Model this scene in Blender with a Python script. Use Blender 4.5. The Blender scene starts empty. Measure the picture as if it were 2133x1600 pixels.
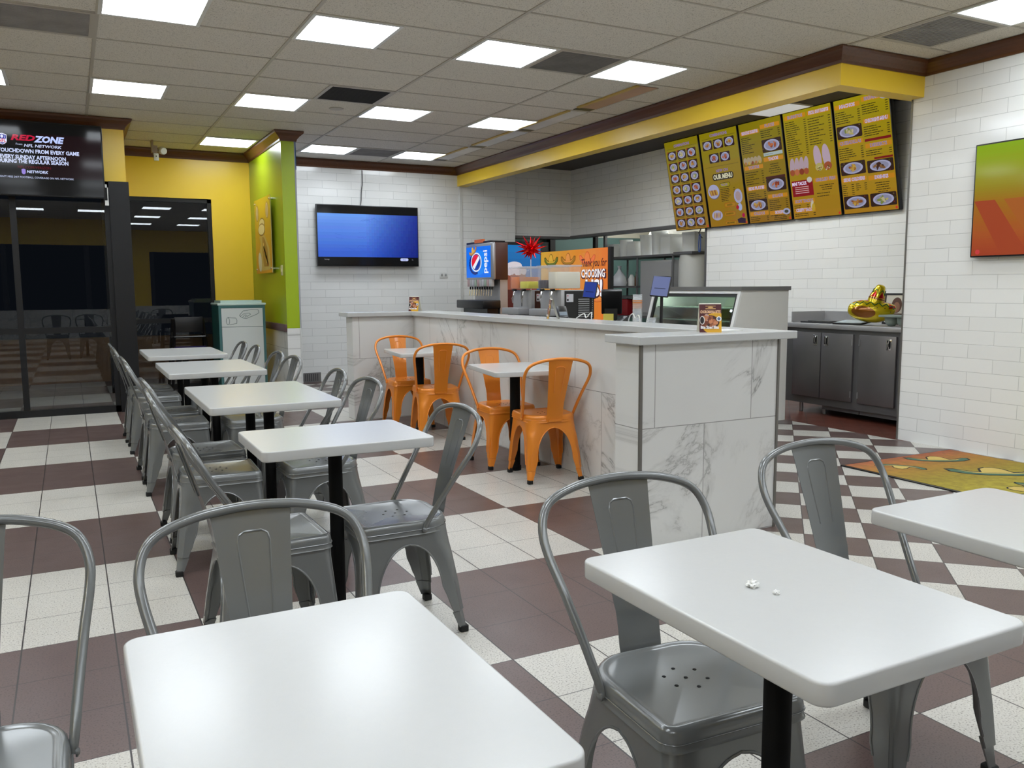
import bpy, bmesh, math, random
from mathutils import Vector, Matrix, Euler
PI = math.pi
sc = bpy.context.scene
C = sc.collection
random.seed(7)

# ---------------------------------------------------------------- camera, world, exposure
H_CAM = 1.292
YAW, PITCH, ROLL = 0.4814, -0.1144, -0.0061
def make_camera():
    cy, sy, cp, sp = math.cos(YAW), math.sin(YAW), math.cos(PITCH), math.sin(PITCH)
    f = Vector((sy*cp, cy*cp, sp)); rt = Vector((cy, -sy, 0)); up = rt.cross(f)
    r2 = rt*math.cos(ROLL) + up*math.sin(ROLL); u2 = -rt*math.sin(ROLL) + up*math.cos(ROLL)
    m = Matrix((r2, u2, -f)).transposed().to_4x4()
    m.translation = (0, 0, H_CAM)
    cam = bpy.data.cameras.new('camera'); o = bpy.data.objects.new('camera', cam); C.objects.link(o)
    o.matrix_world = m
    cam.sensor_fit = 'HORIZONTAL'; cam.sensor_width = 36.0
    cam.lens = 1756.0/2133.0*36.0
    cam.clip_start = 0.02; cam.clip_end = 200
    sc.camera = o
make_camera()
w = bpy.data.worlds.new('night'); sc.world = w; w.use_nodes = True
w.node_tree.nodes['Background'].inputs[0].default_value = (0.004, 0.005, 0.007, 1)
w.node_tree.nodes['Background'].inputs[1].default_value = 1.0
sc.view_settings.view_transform = 'Standard'
sc.view_settings.look = 'None'
sc.view_settings.exposure = 0.0
sc.view_settings.gamma = 1.0
sc.view_settings.use_curve_mapping = False
LIGHT = 14.2         # strength of the ceiling diffusers

CEIL = 3.036
FT = 0.3049          # floor tile pitch
FX0, FY0 = -0.2242, 8.898
QX, QY = 0.2647, 5.532   # ceiling grid origin
QL, QS = 1.2194, 0.6097

# ---------------------------------------------------------------- materials
def lin(c):
    c = c/255.0
    return c/12.92 if c <= 0.04045 else ((c+0.055)/1.055)**2.4
def col(r, g, b): return (lin(r), lin(g), lin(b), 1.0)
MATS = {}
def mat(name, rgb, rough=0.5, metal=0.0, spec=0.5, emit=None, es=1.0, coat=0.0, bump=None, alpha=None, trans=0.0, var=0.0, vscale=30.0, sheen=0.0):
    if name in MATS: return MATS[name]
    m = bpy.data.materials.new(name); m.use_nodes = True
    nt = m.node_tree; b = nt.nodes['Principled BSDF']
    c = col(*rgb) if max(rgb) > 1.0 else (*rgb, 1.0)
    b.inputs['Base Color'].default_value = c
    b.inputs['Roughness'].default_value = rough
    b.inputs['Metallic'].default_value = metal
    b.inputs['Specular IOR Level'].default_value = spec
    b.inputs['Coat Weight'].default_value = coat
    b.inputs['Transmission Weight'].default_value = trans
    if emit is not None:
        b.inputs['Emission Color'].default_value = col(*emit); b.inputs['Emission Strength'].default_value = es
    if alpha is not None: b.inputs['Alpha'].default_value = alpha
    tc = None
    if var or bump:
        tc = nt.nodes.new('ShaderNodeTexCoord')
        n = nt.nodes.new('ShaderNodeTexNoise'); n.inputs['Scale'].default_value = vscale; n.inputs['Detail'].default_value = 4
        nt.links.new(tc.outputs['Object'], n.inputs['Vector'])
        if var:
            mx = nt.nodes.new('ShaderNodeMixRGB'); mx.blend_type = 'MIX'
            mx.inputs[1].default_value = tuple(x*(1-var) for x in c[:3])+(1,)
            mx.inputs[2].default_value = tuple(min(1, x*(1+var)) for x in c[:3])+(1,)
            nt.links.new(n.outputs['Fac'], mx.inputs[0]); nt.links.new(mx.outputs[0], b.inputs['Base Color'])
        if bump:
            n2 = nt.nodes.new('ShaderNodeTexNoise'); n2.inputs['Scale'].default_value = bump[1]; n2.inputs['Detail'].default_value = 5
            nt.links.new(tc.outputs['Object'], n2.inputs['Vector'])
            bp = nt.nodes.new('ShaderNodeBump'); bp.inputs['Strength'].default_value = bump[0]; bp.inputs['Distance'].default_value = 0.005
            nt.links.new(n2.outputs['Fac'], bp.inputs['Height']); nt.links.new(bp.outputs[0], b.inputs['Normal'])
    MATS[name] = m
    return m
def glow(name, rgb, s=1.0, gloss=0.09):
    """a lit screen colour: black glossy surface that gives off its own light"""
    return mat(name, (0.01, 0.01, 0.01), gloss, emit=rgb, es=s, spec=0.2)
def gl(rgb, s=1.0): return glow('screen_%d_%d_%d_%d' % (*rgb, int(s*100)), rgb, s)
def ink(rgb, rough=0.4): return mat('print_%d_%d_%d' % rgb, rgb, rough)

class NB:
    """tiny node builder"""
    def __init__(s, name):
        s.m = bpy.data.materials.new(name); s.m.use_nodes = True; s.nt = s.m.node_tree; s.b = s.nt.nodes['Principled BSDF']; MATS[name] = s.m
        tc = s.nt.nodes.new('ShaderNodeTexCoord'); s.obj = tc.outputs['Object']
        sp = s.nt.nodes.new('ShaderNodeSeparateXYZ'); s.nt.links.new(s.obj, sp.inputs[0]); s.x, s.y, s.z = sp.outputs
    def math(s, op, a, b=None, c=None):
        n = s.nt.nodes.new('ShaderNodeMath'); n.operation = op
        for i, v in enumerate((a, b, c)):
            if v is None: continue
            if isinstance(v, (int, float)): n.inputs[i].default_value = v
            else: s.nt.links.new(v, n.inputs[i])
        return n.outputs[0]
    def mix(s, f, a, b, mode='MIX'):
        n = s.nt.nodes.new('ShaderNodeMixRGB'); n.blend_type = mode
        for i, v in enumerate((f, a, b)):
            if isinstance(v, (int, float)): n.inputs[i].default_value = v if i == 0 else (v, v, v, 1)
            elif isinstance(v, tuple): n.inputs[i].default_value = v
            else: s.nt.links.new(v, n.inputs[i])
        return n.outputs[0]
    def vec(s, x, y, z=0.0):
        n = s.nt.nodes.new('ShaderNodeCombineXYZ')
        for i, v in enumerate((x, y, z)):
            if isinstance(v, (int, float)): n.inputs[i].default_value = v
            else: s.nt.links.new(v, n.inputs[i])
        return n.outputs[0]
    def noise(s, scale, vec=None, detail=4, rough=0.5, dist=0.0):
        n = s.nt.nodes.new('ShaderNodeTexNoise'); n.inputs['Scale'].default_value = scale; n.inputs['Detail'].default_value = detail
        n.inputs['Roughness'].default_value = rough; n.inputs['Distortion'].default_value = dist
        s.nt.links.new(vec if vec is not None else s.obj, n.inputs['Vector']); return n.outputs['Fac']
    def ramp(s, f, stops):
        n = s.nt.nodes.new('ShaderNodeValToRGB'); cr = n.color_ramp
        while len(cr.elements) < len(stops): cr.elements.new(0.5)
        for e, (p, c) in zip(cr.elements, stops): e.position = p; e.color = c
        s.nt.links.new(f, n.inputs[0]); return n.outputs[0]
    def bump(s, h, strength, dist=0.003):
        n = s.nt.nodes.new('ShaderNodeBump'); n.inputs['Strength'].default_value = strength; n.inputs['Distance'].default_value = dist
        s.nt.links.new(h, n.inputs['Height']); s.nt.links.new(n.outputs[0], s.b.inputs['Normal'])
    def out(s, c=None, rough=None):
        if c is not None: s.nt.links.new(c, s.b.inputs['Base Color'])
        if rough is not None:
            if isinstance(rough, (int, float)): s.b.inputs['Roughness'].default_value = rough
            else: s.nt.links.new(rough, s.b.inputs['Roughness'])
        return s.m
    def edge(s, t, wdt):
        """1 near integer values of t"""
        fr = s.math('FRACT', t)
        d = s.math('MINIMUM', fr, s.math('SUBTRACT', 1.0, fr))
        return s.math('LESS_THAN', d, wdt)

def floor_material():
    n = NB('floor_tiles')
    i = n.math('DIVIDE', n.math('SUBTRACT', n.x, FX0), FT)
    j = n.math('DIVIDE', n.math('SUBTRACT', FY0, n.y), FT)
    par = n.math('FLOORED_MODULO', n.math('ADD', n.math('FLOOR', n.math('DIVIDE', n.math('ADD', i, 1.0), 3.0)), n.math('FLOOR', n.math('DIVIDE', j, 3.0))), 2.0)
    k = 1/(math.sqrt(2)*FT)
    u = n.math('ADD', n.math('MULTIPLY', n.math('ADD', n.x, n.y), k), 0.08)
    v = n.math('SUBTRACT', n.math('MULTIPLY', n.math('SUBTRACT', n.x, n.y), k), 0.55)
    parD = n.math('FLOORED_MODULO', n.math('ADD', n.math('FLOOR', u), n.math('FLOOR', v)), 2.0)
    isD = n.math('MAXIMUM', n.math('GREATER_THAN', n.x, 3.06), n.math('MULTIPLY', n.math('GREATER_THAN', n.y, 9.9), n.math('GREATER_THAN', n.x, 2.4)))
    par2 = n.math('ADD', n.math('MULTIPLY', par, n.math('SUBTRACT', 1.0, isD)), n.math('MULTIPLY', parD, isD))
    g1 = n.math('MAXIMUM', n.edge(i, 0.0085), n.edge(j, 0.0055))
    g2 = n.math('MAXIMUM', n.edge(u, 0.008), n.edge(v, 0.008))
    g = n.math('ADD', n.math('MULTIPLY', g1, n.math('SUBTRACT', 1.0, isD)), n.math('MULTIPLY', g2, isD))
    sp = n.noise(170, detail=2)
    cl = n.noise(2.2, detail=3)
    light = n.ramp(sp, [(0.34, col(128, 124, 116)), (0.43, col(198, 194, 185)), (0.7, col(210, 207, 199))])
    dark = n.ramp(sp, [(0.32, col(66, 53, 50)), (0.44, col(93, 75, 71)), (0.75, col(99, 81, 77))])
    light = n.mix(n.math('MULTIPLY', cl, 0.35), light, col(165, 163, 158))
    c = n.mix(par2, dark, light)
    c = n.mix(g, c, col(48, 43, 43))
    # quarry tile behind the line of the opening
    q1 = n.math('MAXIMUM', n.edge(n.math('MULTIPLY', n.math('ADD', n.x, n.y), 1/0.2155), 0.02), n.edge(n.math('MULTIPLY', n.math('SUBTRACT', n.x, n.y), 1/0.2155), 0.02))
    red = n.mix(n.noise(30), col(108, 58, 44), col(78, 42, 34))
    red = n.mix(q1, red, col(52, 36, 32))
    isR = n.math('MULTIPLY', n.math('GREATER_THAN', n.x, 6.08), n.math('GREATER_THAN', n.y, 4.6))
    c = n.mix(isR, c, red)
    n.bump(n.math('SUBTRACT', n.math('MULTIPLY', sp, 0.02), g), 0.25, 0.0012)
    rg = n.math('ADD', 0.24, n.math('MULTIPLY', n.noise(6), 0.18))
    return n.out(c, rg)

def subway(name, axis, off=0.0, zoff=0.0, length=0.407):
    n = NB(name)
    h = n.x if axis == 'x' else n.y
    v = n.vec(n.math('ADD', h, off), n.math('ADD', n.z, zoff))
    b = n.nt.nodes.new('ShaderNodeTexBrick'); b.offset = 0.5; b.squash = 1.0
    b.inputs['Scale'].default_value = 1.0; b.inputs['Brick Width'].default_value = length; b.inputs['Row Height'].default_value = 0.106
    b.inputs['Mortar Size'].default_value = 0.0022; b.inputs['Mortar Smooth'].default_value = 0.3; b.inputs['Bias'].default_value = 0
    b.inputs['Color1'].default_value = col(240, 240, 237); b.inputs['Color2'].default_value = col(235, 235, 232); b.inputs['Mortar'].default_value = col(200, 200, 197)
    n.nt.links.new(v, b.inputs['Vector'])
    hgt = n.math('SUBTRACT', 1.0, b.outputs['Fac'])
    wav = n.math('MULTIPLY', n.noise(7, detail=2), 0.6)
    n.bump(n.math('ADD', hgt, wav), 0.35, 0.004)
    return n.out(b.outputs['Color'], 0.13)

def marble(name, axis, du, dv, u0=0.0, v0=0.0, base=(218, 218, 216), seed=0.0):
    n = NB(name)
    h = {'x': n.x, 'y': n.y, 'xy': n.math('ADD', n.x, n.y)}[axis]
    u = n.math('DIVIDE', n.math('SUBTRACT', h, u0), du); v = n.math('DIVIDE', n.math('SUBTRACT', n.z, v0), dv)
    row = n.math('FLOOR', v)
    u = n.math('ADD', u, n.math('MULTIPLY', n.math('FLOORED_MODULO', row, 2.0), 0.5))
    cell = n.math('ADD', n.math('MULTIPLY', n.math('FLOOR', u), 3.7), n.math('MULTIPLY', row, 7.3))
    p = n.vec(n.math('ADD', h, n.math('MULTIPLY', n.z, -0.45)), n.math('MULTIPLY', n.z, 0.8), n.math('ADD', cell, seed))
    ns = n.noise(1.7, p, 7, 0.62, 0.9)
    d = n.math('ABSOLUTE', n.math('SUBTRACT', ns, 0.5))
    vein = n.ramp(d, [(0.0, (1, 1, 1, 1)), (0.010, (0.3, 0.3, 0.3, 1)), (0.045, (0, 0, 0, 1))])
    gate = n.ramp(n.noise(1.1, p, 2), [(0.44, (0, 0, 0, 1)), (0.60, (1, 1, 1, 1))])
    vein = n.math('MULTIPLY', vein, gate)
    soft = n.noise(2.0, p, 3)
    c = n.mix(n.math('MULTIPLY', soft, 0.35), col(*base), col(185, 184, 182))
    c = n.mix(n.math('MULTIPLY', vein, 0.75), c, col(120, 118, 116))
    g = n.math('MAXIMUM', n.edge(u, 0.0035), n.edge(v, 0.0035))
    c = n.mix(g, c, col(150, 149, 147))
    return n.out(c, 0.16)

def ceiling_tile_mat():
    n = NB('ceiling_tile')
    sp = n.noise(120, detail=3, rough=0.7)
    pit = n.ramp(sp, [(0.36, (0, 0, 0, 1)), (0.44, (1, 1, 1, 1))])
    c = n.mix(pit, col(165, 158, 146), col(222, 216, 204))
    n.bump(pit, 0.5, 0.002)
    return n.out(c, 0.9)

def wood(name, a, b_, axis='x'):
    n = NB(name)
    v = n.vec(n.math('MULTIPLY', n.x, 2.0 if axis == 'x' else 45.0), n.math('MULTIPLY', n.y, 45.0 if axis == 'x' else 2.0), n.math('MULTIPLY', n.z, 60.0))
    return n.out(n.mix(n.noise(1.0, v, 4), col(*a), col(*b_)), 0.32)

def steel(name, rgb=(150, 150, 150), rough=0.34, metal=0.9):
    n = NB(name)
    s1 = n.noise(3.0, detail=3)
    s2 = n.noise(1.0, n.vec(n.math('MULTIPLY', n.x, 6), n.math('MULTIPLY', n.y, 6), n.math('MULTIPLY', n.z, 220)), 2)
    c = n.mix(s1, tuple(x*0.75 for x in col(*rgb)[:3])+(1,), col(*rgb))
    n.b.inputs['Metallic'].default_value = metal
    n.bump(s2, 0.08, 0.001)
    return n.out(c, n.math('ADD', rough, n.math('MULTIPLY', s1, 0.15)))

# ---------------------------------------------------------------- mesh builder
class MB:
    def __init__(s): s.v = []; s.f = []; s.mi = []; s.mats = []; s.sm = []
    def m(s, material):
        if material not in s.mats: s.mats.append(material)
        return s.mats.index(material)
    def add(s, vs, fs, material, smooth=False):
        o = len(s.v); s.v += [tuple(p) for p in vs]; k = s.m(material)
        for f in fs: s.f.append(tuple(i+o for i in f)); s.mi.append(k); s.sm.append(smooth)
        return s
    def box(s, a, b, material, mtx=None, bev=0.0):
        x0, y0, z0 = a; x1, y1, z1 = b
        if bev > 0: return s.rbox(a, b, bev, material, mtx)
        vs = [(x0,y0,z0),(x1,y0,z0),(x1,y1,z0),(x0,y1,z0),(x0,y0,z1),(x1,y0,z1),(x1,y1,z1),(x0,y1,z1)]
        if mtx: vs = [mtx @ Vector(p) for p in vs]
        return s.add(vs, [(0,3,2,1),(4,5,6,7),(0,1,5,4),(1,2,6,5),(2,3,7,6),(3,0,4,7)], material)
    def rbox(s, a, b, r, material, mtx=None, seg=2):
        bm = bmesh.new(); bmesh.ops.create_cube(bm, size=1.0)
        for v in bm.verts: v.co = Vector([(a[i]+b[i])/2 + v.co[i]*(b[i]-a[i]) for i in range(3)])
        r = min(r, 0.49*min(abs(b[i]-a[i]) for i in range(3)))
        bmesh.ops.bevel(bm, geom=bm.edges[:], offset=r, segments=seg, affect='EDGES', profile=0.5)
        bm.verts.index_update()
        vs = [(mtx @ v.co if mtx else v.co.copy()) for v in bm.verts]; fs = [tuple(v.index for v in f.verts) for f in bm.faces]
        bm.free(); return s.add(vs, fs, material, True)
    def prism(s, outline, z0, z1, material, mtx=None, bev=0.0, seg=3, smooth=True):
        """closed outline of (x,y), extruded in z, optional rounded top and bottom edges"""
        n = len(outline); rings = []
        if bev > 0:
            for k in range(seg+1):
                a = PI/2*k/seg; rings.append((z0+bev*(1-math.sin(a)), bev*(1-math.cos(a))))
            rings = [(z0+bev-bev*math.cos(PI/2*k/seg), bev-bev*math.sin(PI/2*k/seg)) for k in range(seg+1)]
            rings += [(z1-bev+bev*math.sin(PI/2*k/seg), bev-bev*math.cos(PI/2*k/seg)) for k in range(seg+1)]
        else: rings = [(z0, 0), (z1, 0)]
        vs = []
        for z, o in rings:
            for p in inset(outline, o): vs.append((p[0], p[1], z))
        if mtx: vs = [mtx @ Vector(p) for p in vs]
        fs = []
        for r in range(len(rings)-1):
            for i in range(n): fs.append((r*n+i, r*n+(i+1) % n, (r+1)*n+(i+1) % n, (r+1)*n+i))
        base = len(s.v)
        s.add(vs, fs, material, smooth)
        k = s.m(material)
        s.f.append(tuple(base+i for i in reversed(range(n)))); s.mi.append(k); s.sm.append(False)
        s.f.append(tuple(base+(len(rings)-1)*n+i for i in range(n))); s.mi.append(k); s.sm.append(False)
        return s
    def tube(s, pts, r, material, n=8, closed=False, caps=True, mtx=None, scale=None):
        pts = [Vector(p) for p in pts]; N = len(pts); rs = r if isinstance(r, (list, tuple)) else [r]*N
        tang = []
        for i in range(N):
            a = pts[(i-1) % N] if (closed or i > 0) else pts[i]; b = pts[(i+1) % N] if (closed or i < N-1) else pts[i]
            t = b-a; tang.append(t.normalized() if t.length > 1e-9 else Vector((0,0,1)))
        ref = Vector((0,0,1)) if abs(tang[0].z) < 0.9 else Vector((1,0,0))
        u = tang[0].cross(ref).normalized(); vs = []
        for i in range(N):
            u = (u - tang[i]*u.dot(tang[i])); u = u.normalized() if u.length > 1e-6 else tang[i].orthogonal().normalized()
            w2 = tang[i].cross(u)
            for k in range(n):
                a = 2*PI*k/n; sx, sy = (scale[i] if scale else (1, 1))
                vs.append(pts[i] + u*(math.cos(a)*rs[i]*sx) + w2*(math.sin(a)*rs[i]*sy))
        if mtx: vs = [mtx @ p for p in vs]
        fs = []
        for i in range(N if closed else N-1):
            j = (i+1) % N
            for k in range(n): fs.append((i*n+k, i*n+(k+1) % n, j*n+(k+1) % n, j*n+k))
        if not closed and caps: fs += [tuple(reversed(range(n))), tuple((N-1)*n+k for k in range(n))]
        return s.add(vs, fs, material, True)
    def lathe(s, prof, material, n=24, mtx=None, smooth=True, cap=True):
        vs = []; fs = []
        for r, z in prof:
            for k in range(n): a = 2*PI*k/n; vs.append(Vector((r*math.cos(a), r*math.sin(a), z)))
        if mtx: vs = [mtx @ p for p in vs]
        for i in range(len(prof)-1):
            for k in range(n): fs.append((i*n+k, i*n+(k+1) % n, (i+1)*n+(k+1) % n, (i+1)*n+k))
        if cap: fs += [tuple(reversed(range(n))), tuple((len(prof)-1)*n+k for k in range(n))]
        return s.add(vs, fs, material, smooth)
    def quad(s, a, b, c, d, material): return s.add([a, b, c, d], [(0, 1, 2, 3)], material)
    def sweep(s, path, prof, material, closed=False):
        """prof: (out, z) pairs swept along horizontal path; out = to the right of travel; mitred"""
        P = [Vector((p[0], p[1], 0)) for p in path]; N = len(P); vs = []
        for i in range(N):
            d1 = (P[i]-P[i-1]).normalized() if i > 0 else (P[1]-P[0]).normalized()
            d2 = (P[i+1]-P[i]).normalized() if i < N-1 else d1
            n1 = Vector((d1.y, -d1.x, 0)); n2 = Vector((d2.y, -d2.x, 0)); m = (n1+n2); m = m/(m.length_squared/2) if m.length > 1e-6 else n1
            for o, z in prof: vs.append(P[i] + m*o + Vector((0, 0, z)))
        k = len(prof); fs = []
        for i in range(N-1):
            for q in range(k): fs.append((i*k+q, i*k+(q+1) % k, (i+1)*k+(q+1) % k, (i+1)*k+q))
        fs += [tuple(reversed(range(k))), tuple((N-1)*k+q for q in range(k))]
        return s.add(vs, fs, material)
    def build(s, name, parent=None, loc=None):
        me = bpy.data.meshes.new(name); me.from_pydata(s.v, [], s.f)
        for m_ in s.mats: me.materials.append(m_)
        me.polygons.foreach_set('material_index', s.mi); me.polygons.foreach_set('use_smooth', s.sm)
        me.update()
        bm = bmesh.new(); bm.from_mesh(me); bmesh.ops.recalc_face_normals(bm, faces=bm.faces[:])
        for e in bm.edges:
            if len(e.link_faces) == 2 and e.link_faces[0].normal.length > 0 and e.link_faces[1].normal.length > 0:
                if e.calc_face_angle(0) > 0.7: e.smooth = False
        bm.to_mesh(me); bm.free()
        o = bpy.data.objects.new(name, me); C.objects.link(o)
        if parent: o.parent = parent
        if loc: o.location = loc
        return o

def inset(outline, d):
    if d == 0: return outline
    n = len(outline); out = []
    for i in range(n):
        a = Vector(outline[i-1]); b = Vector(outline[i]); c = Vector(outline[(i+1) % n])
        d1 = (b-a).normalized(); d2 = (c-b).normalized()
        n1 = Vector((-d1.y, d1.x)); n2 = Vector((-d2.y, d2.x)); m = n1+n2
        m = m/(m.length_squared/2) if m.length_squared > 1e-6 else n1
        out.append(tuple(b + m*d))
    return out
def rrect(x0, y0, x1, y1, r, seg=5, rs=None):
    """ccw rounded rectangle; rs = radii for (x0y0, x1y0, x1y1, x0y1)"""
    rs = rs or (r, r, r, r); out = []
    for (cx, cy, a0, rr) in ((x0+rs[0], y0+rs[0], PI, rs[0]), (x1-rs[1], y0+rs[1], 1.5*PI, rs[1]), (x1-rs[2], y1-rs[2], 0, rs[2]), (x0+rs[3], y1-rs[3], 0.5*PI, rs[3])):
        for k in range(seg+1):
            a = a0 + PI/2*k/seg; out.append((cx+rr*math.cos(a), cy+rr*math.sin(a)))
    return out
def tag(o, label=None, cat=None, group=None, kind=None):
    if label: o['label'] = label
    if cat: o['category'] = cat
    if group: o['group'] = group
    if kind: o['kind'] = kind
    return o
def thing(name, label, cat, loc=(0, 0, 0), rz=0.0, group=None):
    o = bpy.data.objects.new(name, None); C.objects.link(o); o.location = loc; o.rotation_euler = (0, 0, rz); o.empty_display_size = 0.1
    return tag(o, label, cat, group)
def struct(o): o['kind'] = 'structure'; return o
def kids(o): return [c for c in bpy.data.objects if c.parent == o]
def dup(root, loc, rz, label, group=None):
    r = root.copy(); C.objects.link(r); r.location = loc; r.rotation_euler = (0, 0, rz); r['label'] = label
    if group: r['group'] = group
    for ch in kids(root):
        c = ch.copy(); C.objects.link(c); c.parent = r
        for g in kids(ch):
            d = g.copy(); C.objects.link(d); d.parent = c
    return r
def smoothpath(pts, n=6):
    P = [Vector(p) for p in pts]; out = []
    for i in range(len(P)-1):
        p0 = P[max(i-1, 0)]; p1 = P[i]; p2 = P[i+1]; p3 = P[min(i+2, len(P)-1)]
        for k in range(n):
            t = k/n
            out.append(0.5*((2*p1)+(-p0+p2)*t+(2*p0-5*p1+4*p2-p3)*t*t+(-p0+3*p1-3*p2+p3)*t**3))
    out.append(P[-1]); return out

# ---------------------------------------------------------------- flat printed / displayed graphics
class Gfx:
    def __init__(s, origin, U, V, step=0.0004):
        s.o = Vector(origin); s.U = Vector(U).normalized(); s.V = Vector(V).normalized(); s.N = s.U.cross(s.V).normalized(); s.step = step; s.mb = MB(); s.l = 1
    def P(s, u, v, l): return s.o + s.U*u + s.V*v + s.N*(s.step*l)
    def poly(s, pts, material, l=None):
        l = l or s.l; s.mb.add([s.P(u, v, l) for u, v in pts], [tuple(range(len(pts)))], material); return s
    def rect(s, u0, v0, u1, v1, material, l=None): return s.poly([(u0, v0), (u1, v0), (u1, v1), (u0, v1)], material, l)
    def ell(s, cu, cv, ru, rv, material, l=None, n=24, rot=0.0, a0=0, a1=2*PI):
        pts = []
        for k in range(n + (0 if a1-a0 > 6.28 else 1)):
            a = a0+(a1-a0)*k/n; x = ru*math.cos(a); y = rv*math.sin(a)
            pts.append((cu+x*math.cos(rot)-y*math.sin(rot), cv+x*math.sin(rot)+y*math.cos(rot)))
        return s.poly(pts, material, l)
    def line(s, pts, wd, material, l=None):
        for (a, b) in zip(pts, pts[1:]):
            d = Vector((b[0]-a[0], b[1]-a[1])); 
            if d.length < 1e-9: continue
            d.normalize(); e = d*wd*0.3; nn = Vector((-d.y, d.x))*wd/2; a_ = Vector(a)-e; b_ = Vector(b)+e
            s.poly([tuple(a_-nn), tuple(b_-nn), tuple(b_+nn), tuple(a_+nn)], material, l)
        return s
    def text(s, txt, u, v, size, material, l=None, align='CENTER', sx=1.0, rot=0.0, shear=0.0, bold=0.0, maxw=None):
        l = l or s.l+1
        cu = bpy.data.curves.new('t', 'FONT'); cu.body = txt; cu.size = size; cu.align_x = align; cu.align_y = 'CENTER'; cu.resolution_u = 2; cu.shear = shear; cu.offset = bold*size
        ob = bpy.data.objects.new('t', cu); me = bpy.data.meshes.new_from_object(ob)
        vs = [vv.co.copy() for vv in me.vertices]
        if vs:
            xs = [q.x for q in vs]; wd = max(xs)-min(xs)
            if maxw and wd*sx > maxw: sx = maxw/wd
        cr, sr = math.cos(rot), math.sin(rot)
        pts = [s.P(u+(q.x*sx)*cr-q.y*sr, v+(q.x*sx)*sr+q.y*cr, l) for q in vs]
        s.mb.add(pts, [tuple(p.vertices) for p in me.polygons], material)
        bpy.data.objects.remove(ob); bpy.data.curves.remove(cu); bpy.data.meshes.remove(me)
        return s
    def build(s, name, parent=None):
        me_o = s.mb.build(name, parent)
        return me_o
def shade(c, k): return tuple(max(0, min(255, int(x*k))) for x in c)

# ---------------------------------------------------------------- shared materials
M_FLOOR = floor_material()
M_SUBX = subway('subway_tile_back', 'x', 0.1, 0.0)
M_SUBY = subway('subway_tile_side', 'y', -0.044, 0.015)
M_CEIL = ceiling_tile_mat()
M_GRID = mat('ceiling_grid_paint', (186, 180, 168), 0.5)
M_WOODX = wood('crown_wood_x', (112, 68, 40), (70, 42, 26), 'x')
M_WOODY = wood('crown_wood_y', (112, 68, 40), (70, 42, 26), 'y')
M_YEL = mat('yellow_paint', (248, 208, 56), 0.32, var=0.04, vscale=3)
M_LIME = mat('lime_paint', (150, 172, 22), 0.30, var=0.04, vscale=3)
M_DARKP = mat('service_ceiling_dark', (70, 66, 62), 0.7)
M_WHITE = mat('white_quartz', (190, 191, 190), 0.22, var=0.012, vscale=60, bump=(0.03, 90))
M_MARX = marble('marble_tile_x', 'x', 0.62, 0.60, 0.4*0.62+2.599, 0.004)
M_MARY = marble('marble_tile_y', 'y', 0.66, 0.60, 0.31, 0.004, seed=5.0)
M_TRIM = mat('tile_edge_trim', (120, 117, 112), 0.35, metal=0.5)
M_BLACK = mat('black_metal', (14, 14, 15), 0.38)
M_POST = mat('black_post_paint', (5, 5, 5), 0.7, spec=0.2)
M_FRAME = mat('black_window_frame', (22, 22, 24), 0.4, metal=0.3)
M_RUB = mat('black_rubber', (12, 12, 12), 0.7)
M_GREY = mat('grey_chair_paint', (121, 123, 123), 0.22, metal=0.35, spec=0.5, coat=0.0, var=0.05, vscale=12)
M_ORG = mat('orange_chair_paint', (226, 134, 40), 0.3, metal=0.15, coat=0.3, var=0.04, vscale=12)
M_STEEL = steel('brushed_steel', (186, 185, 186), 0.34, 0.6)
M_STEELC = steel('cabinet_steel', (138, 135, 137), 0.30, 0.75)
M_STEELD = steel('dark_brushed_steel', (120, 119, 120), 0.38, 0.6)
M_CHROME = mat('chrome', (220, 220, 222), 0.12, metal=1.0)
M_WPLAS = mat('white_plastic', (222, 222, 218), 0.4)
M_WPANEL = mat('white_laminate', (218, 217, 212), 0.35, var=0.01)
M_BPLAS = mat('black_plastic', (18, 18, 20), 0.35)
M_TEAL = mat('teal_laminate', (28, 84, 80), 0.35)
def glass_mat(name, tint=(0.6, 0.62, 0.65), rough=0.0):
    m = bpy.data.materials.new(name); m.use_nodes = True; nt = m.node_tree; b = nt.nodes['Principled BSDF']
    nt.nodes.remove(b); out = nt.nodes['Material Output']
    tr = nt.nodes.new('ShaderNodeBsdfTransparent'); tr.inputs[0].default_value = (*tint, 1)
    gs = nt.nodes.new('ShaderNodeBsdfGlossy'); gs.inputs['Roughness'].default_value = rough; gs.inputs[0].default_value = (1, 1, 1, 1)
    fr = nt.nodes.new('ShaderNodeFresnel'); ge = nt.nodes.new('ShaderNodeNewGeometry'); mr = nt.nodes.new('ShaderNodeMapRange')
    mr.inputs['To Min'].default_value = 1.5; mr.inputs['To Max'].default_value = 1/1.5; nt.links.new(ge.outputs['Backfacing'], mr.inputs['Value']); nt.links.new(mr.outputs[0], fr.inputs[0])
    mx = nt.nodes.new('ShaderNodeMixShader'); nt.links.new(fr.outputs[0], mx.inputs[0]); nt.links.new(tr.outputs[0], mx.inputs[1]); nt.links.new(gs.outputs[0], mx.inputs[2])
    nt.links.new(mx.outputs[0], out.inputs[0]); MATS[name] = m
    return m
M_GLASS = glass_mat('window_glass', (0.84, 0.86, 0.88))
M_CGLASS = glass_mat('case_glass', (0.88, 0.92, 0.92))
M_CLEAR = mat('clear_plastic', (235, 238, 240), 0.12, alpha=0.32)

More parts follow.
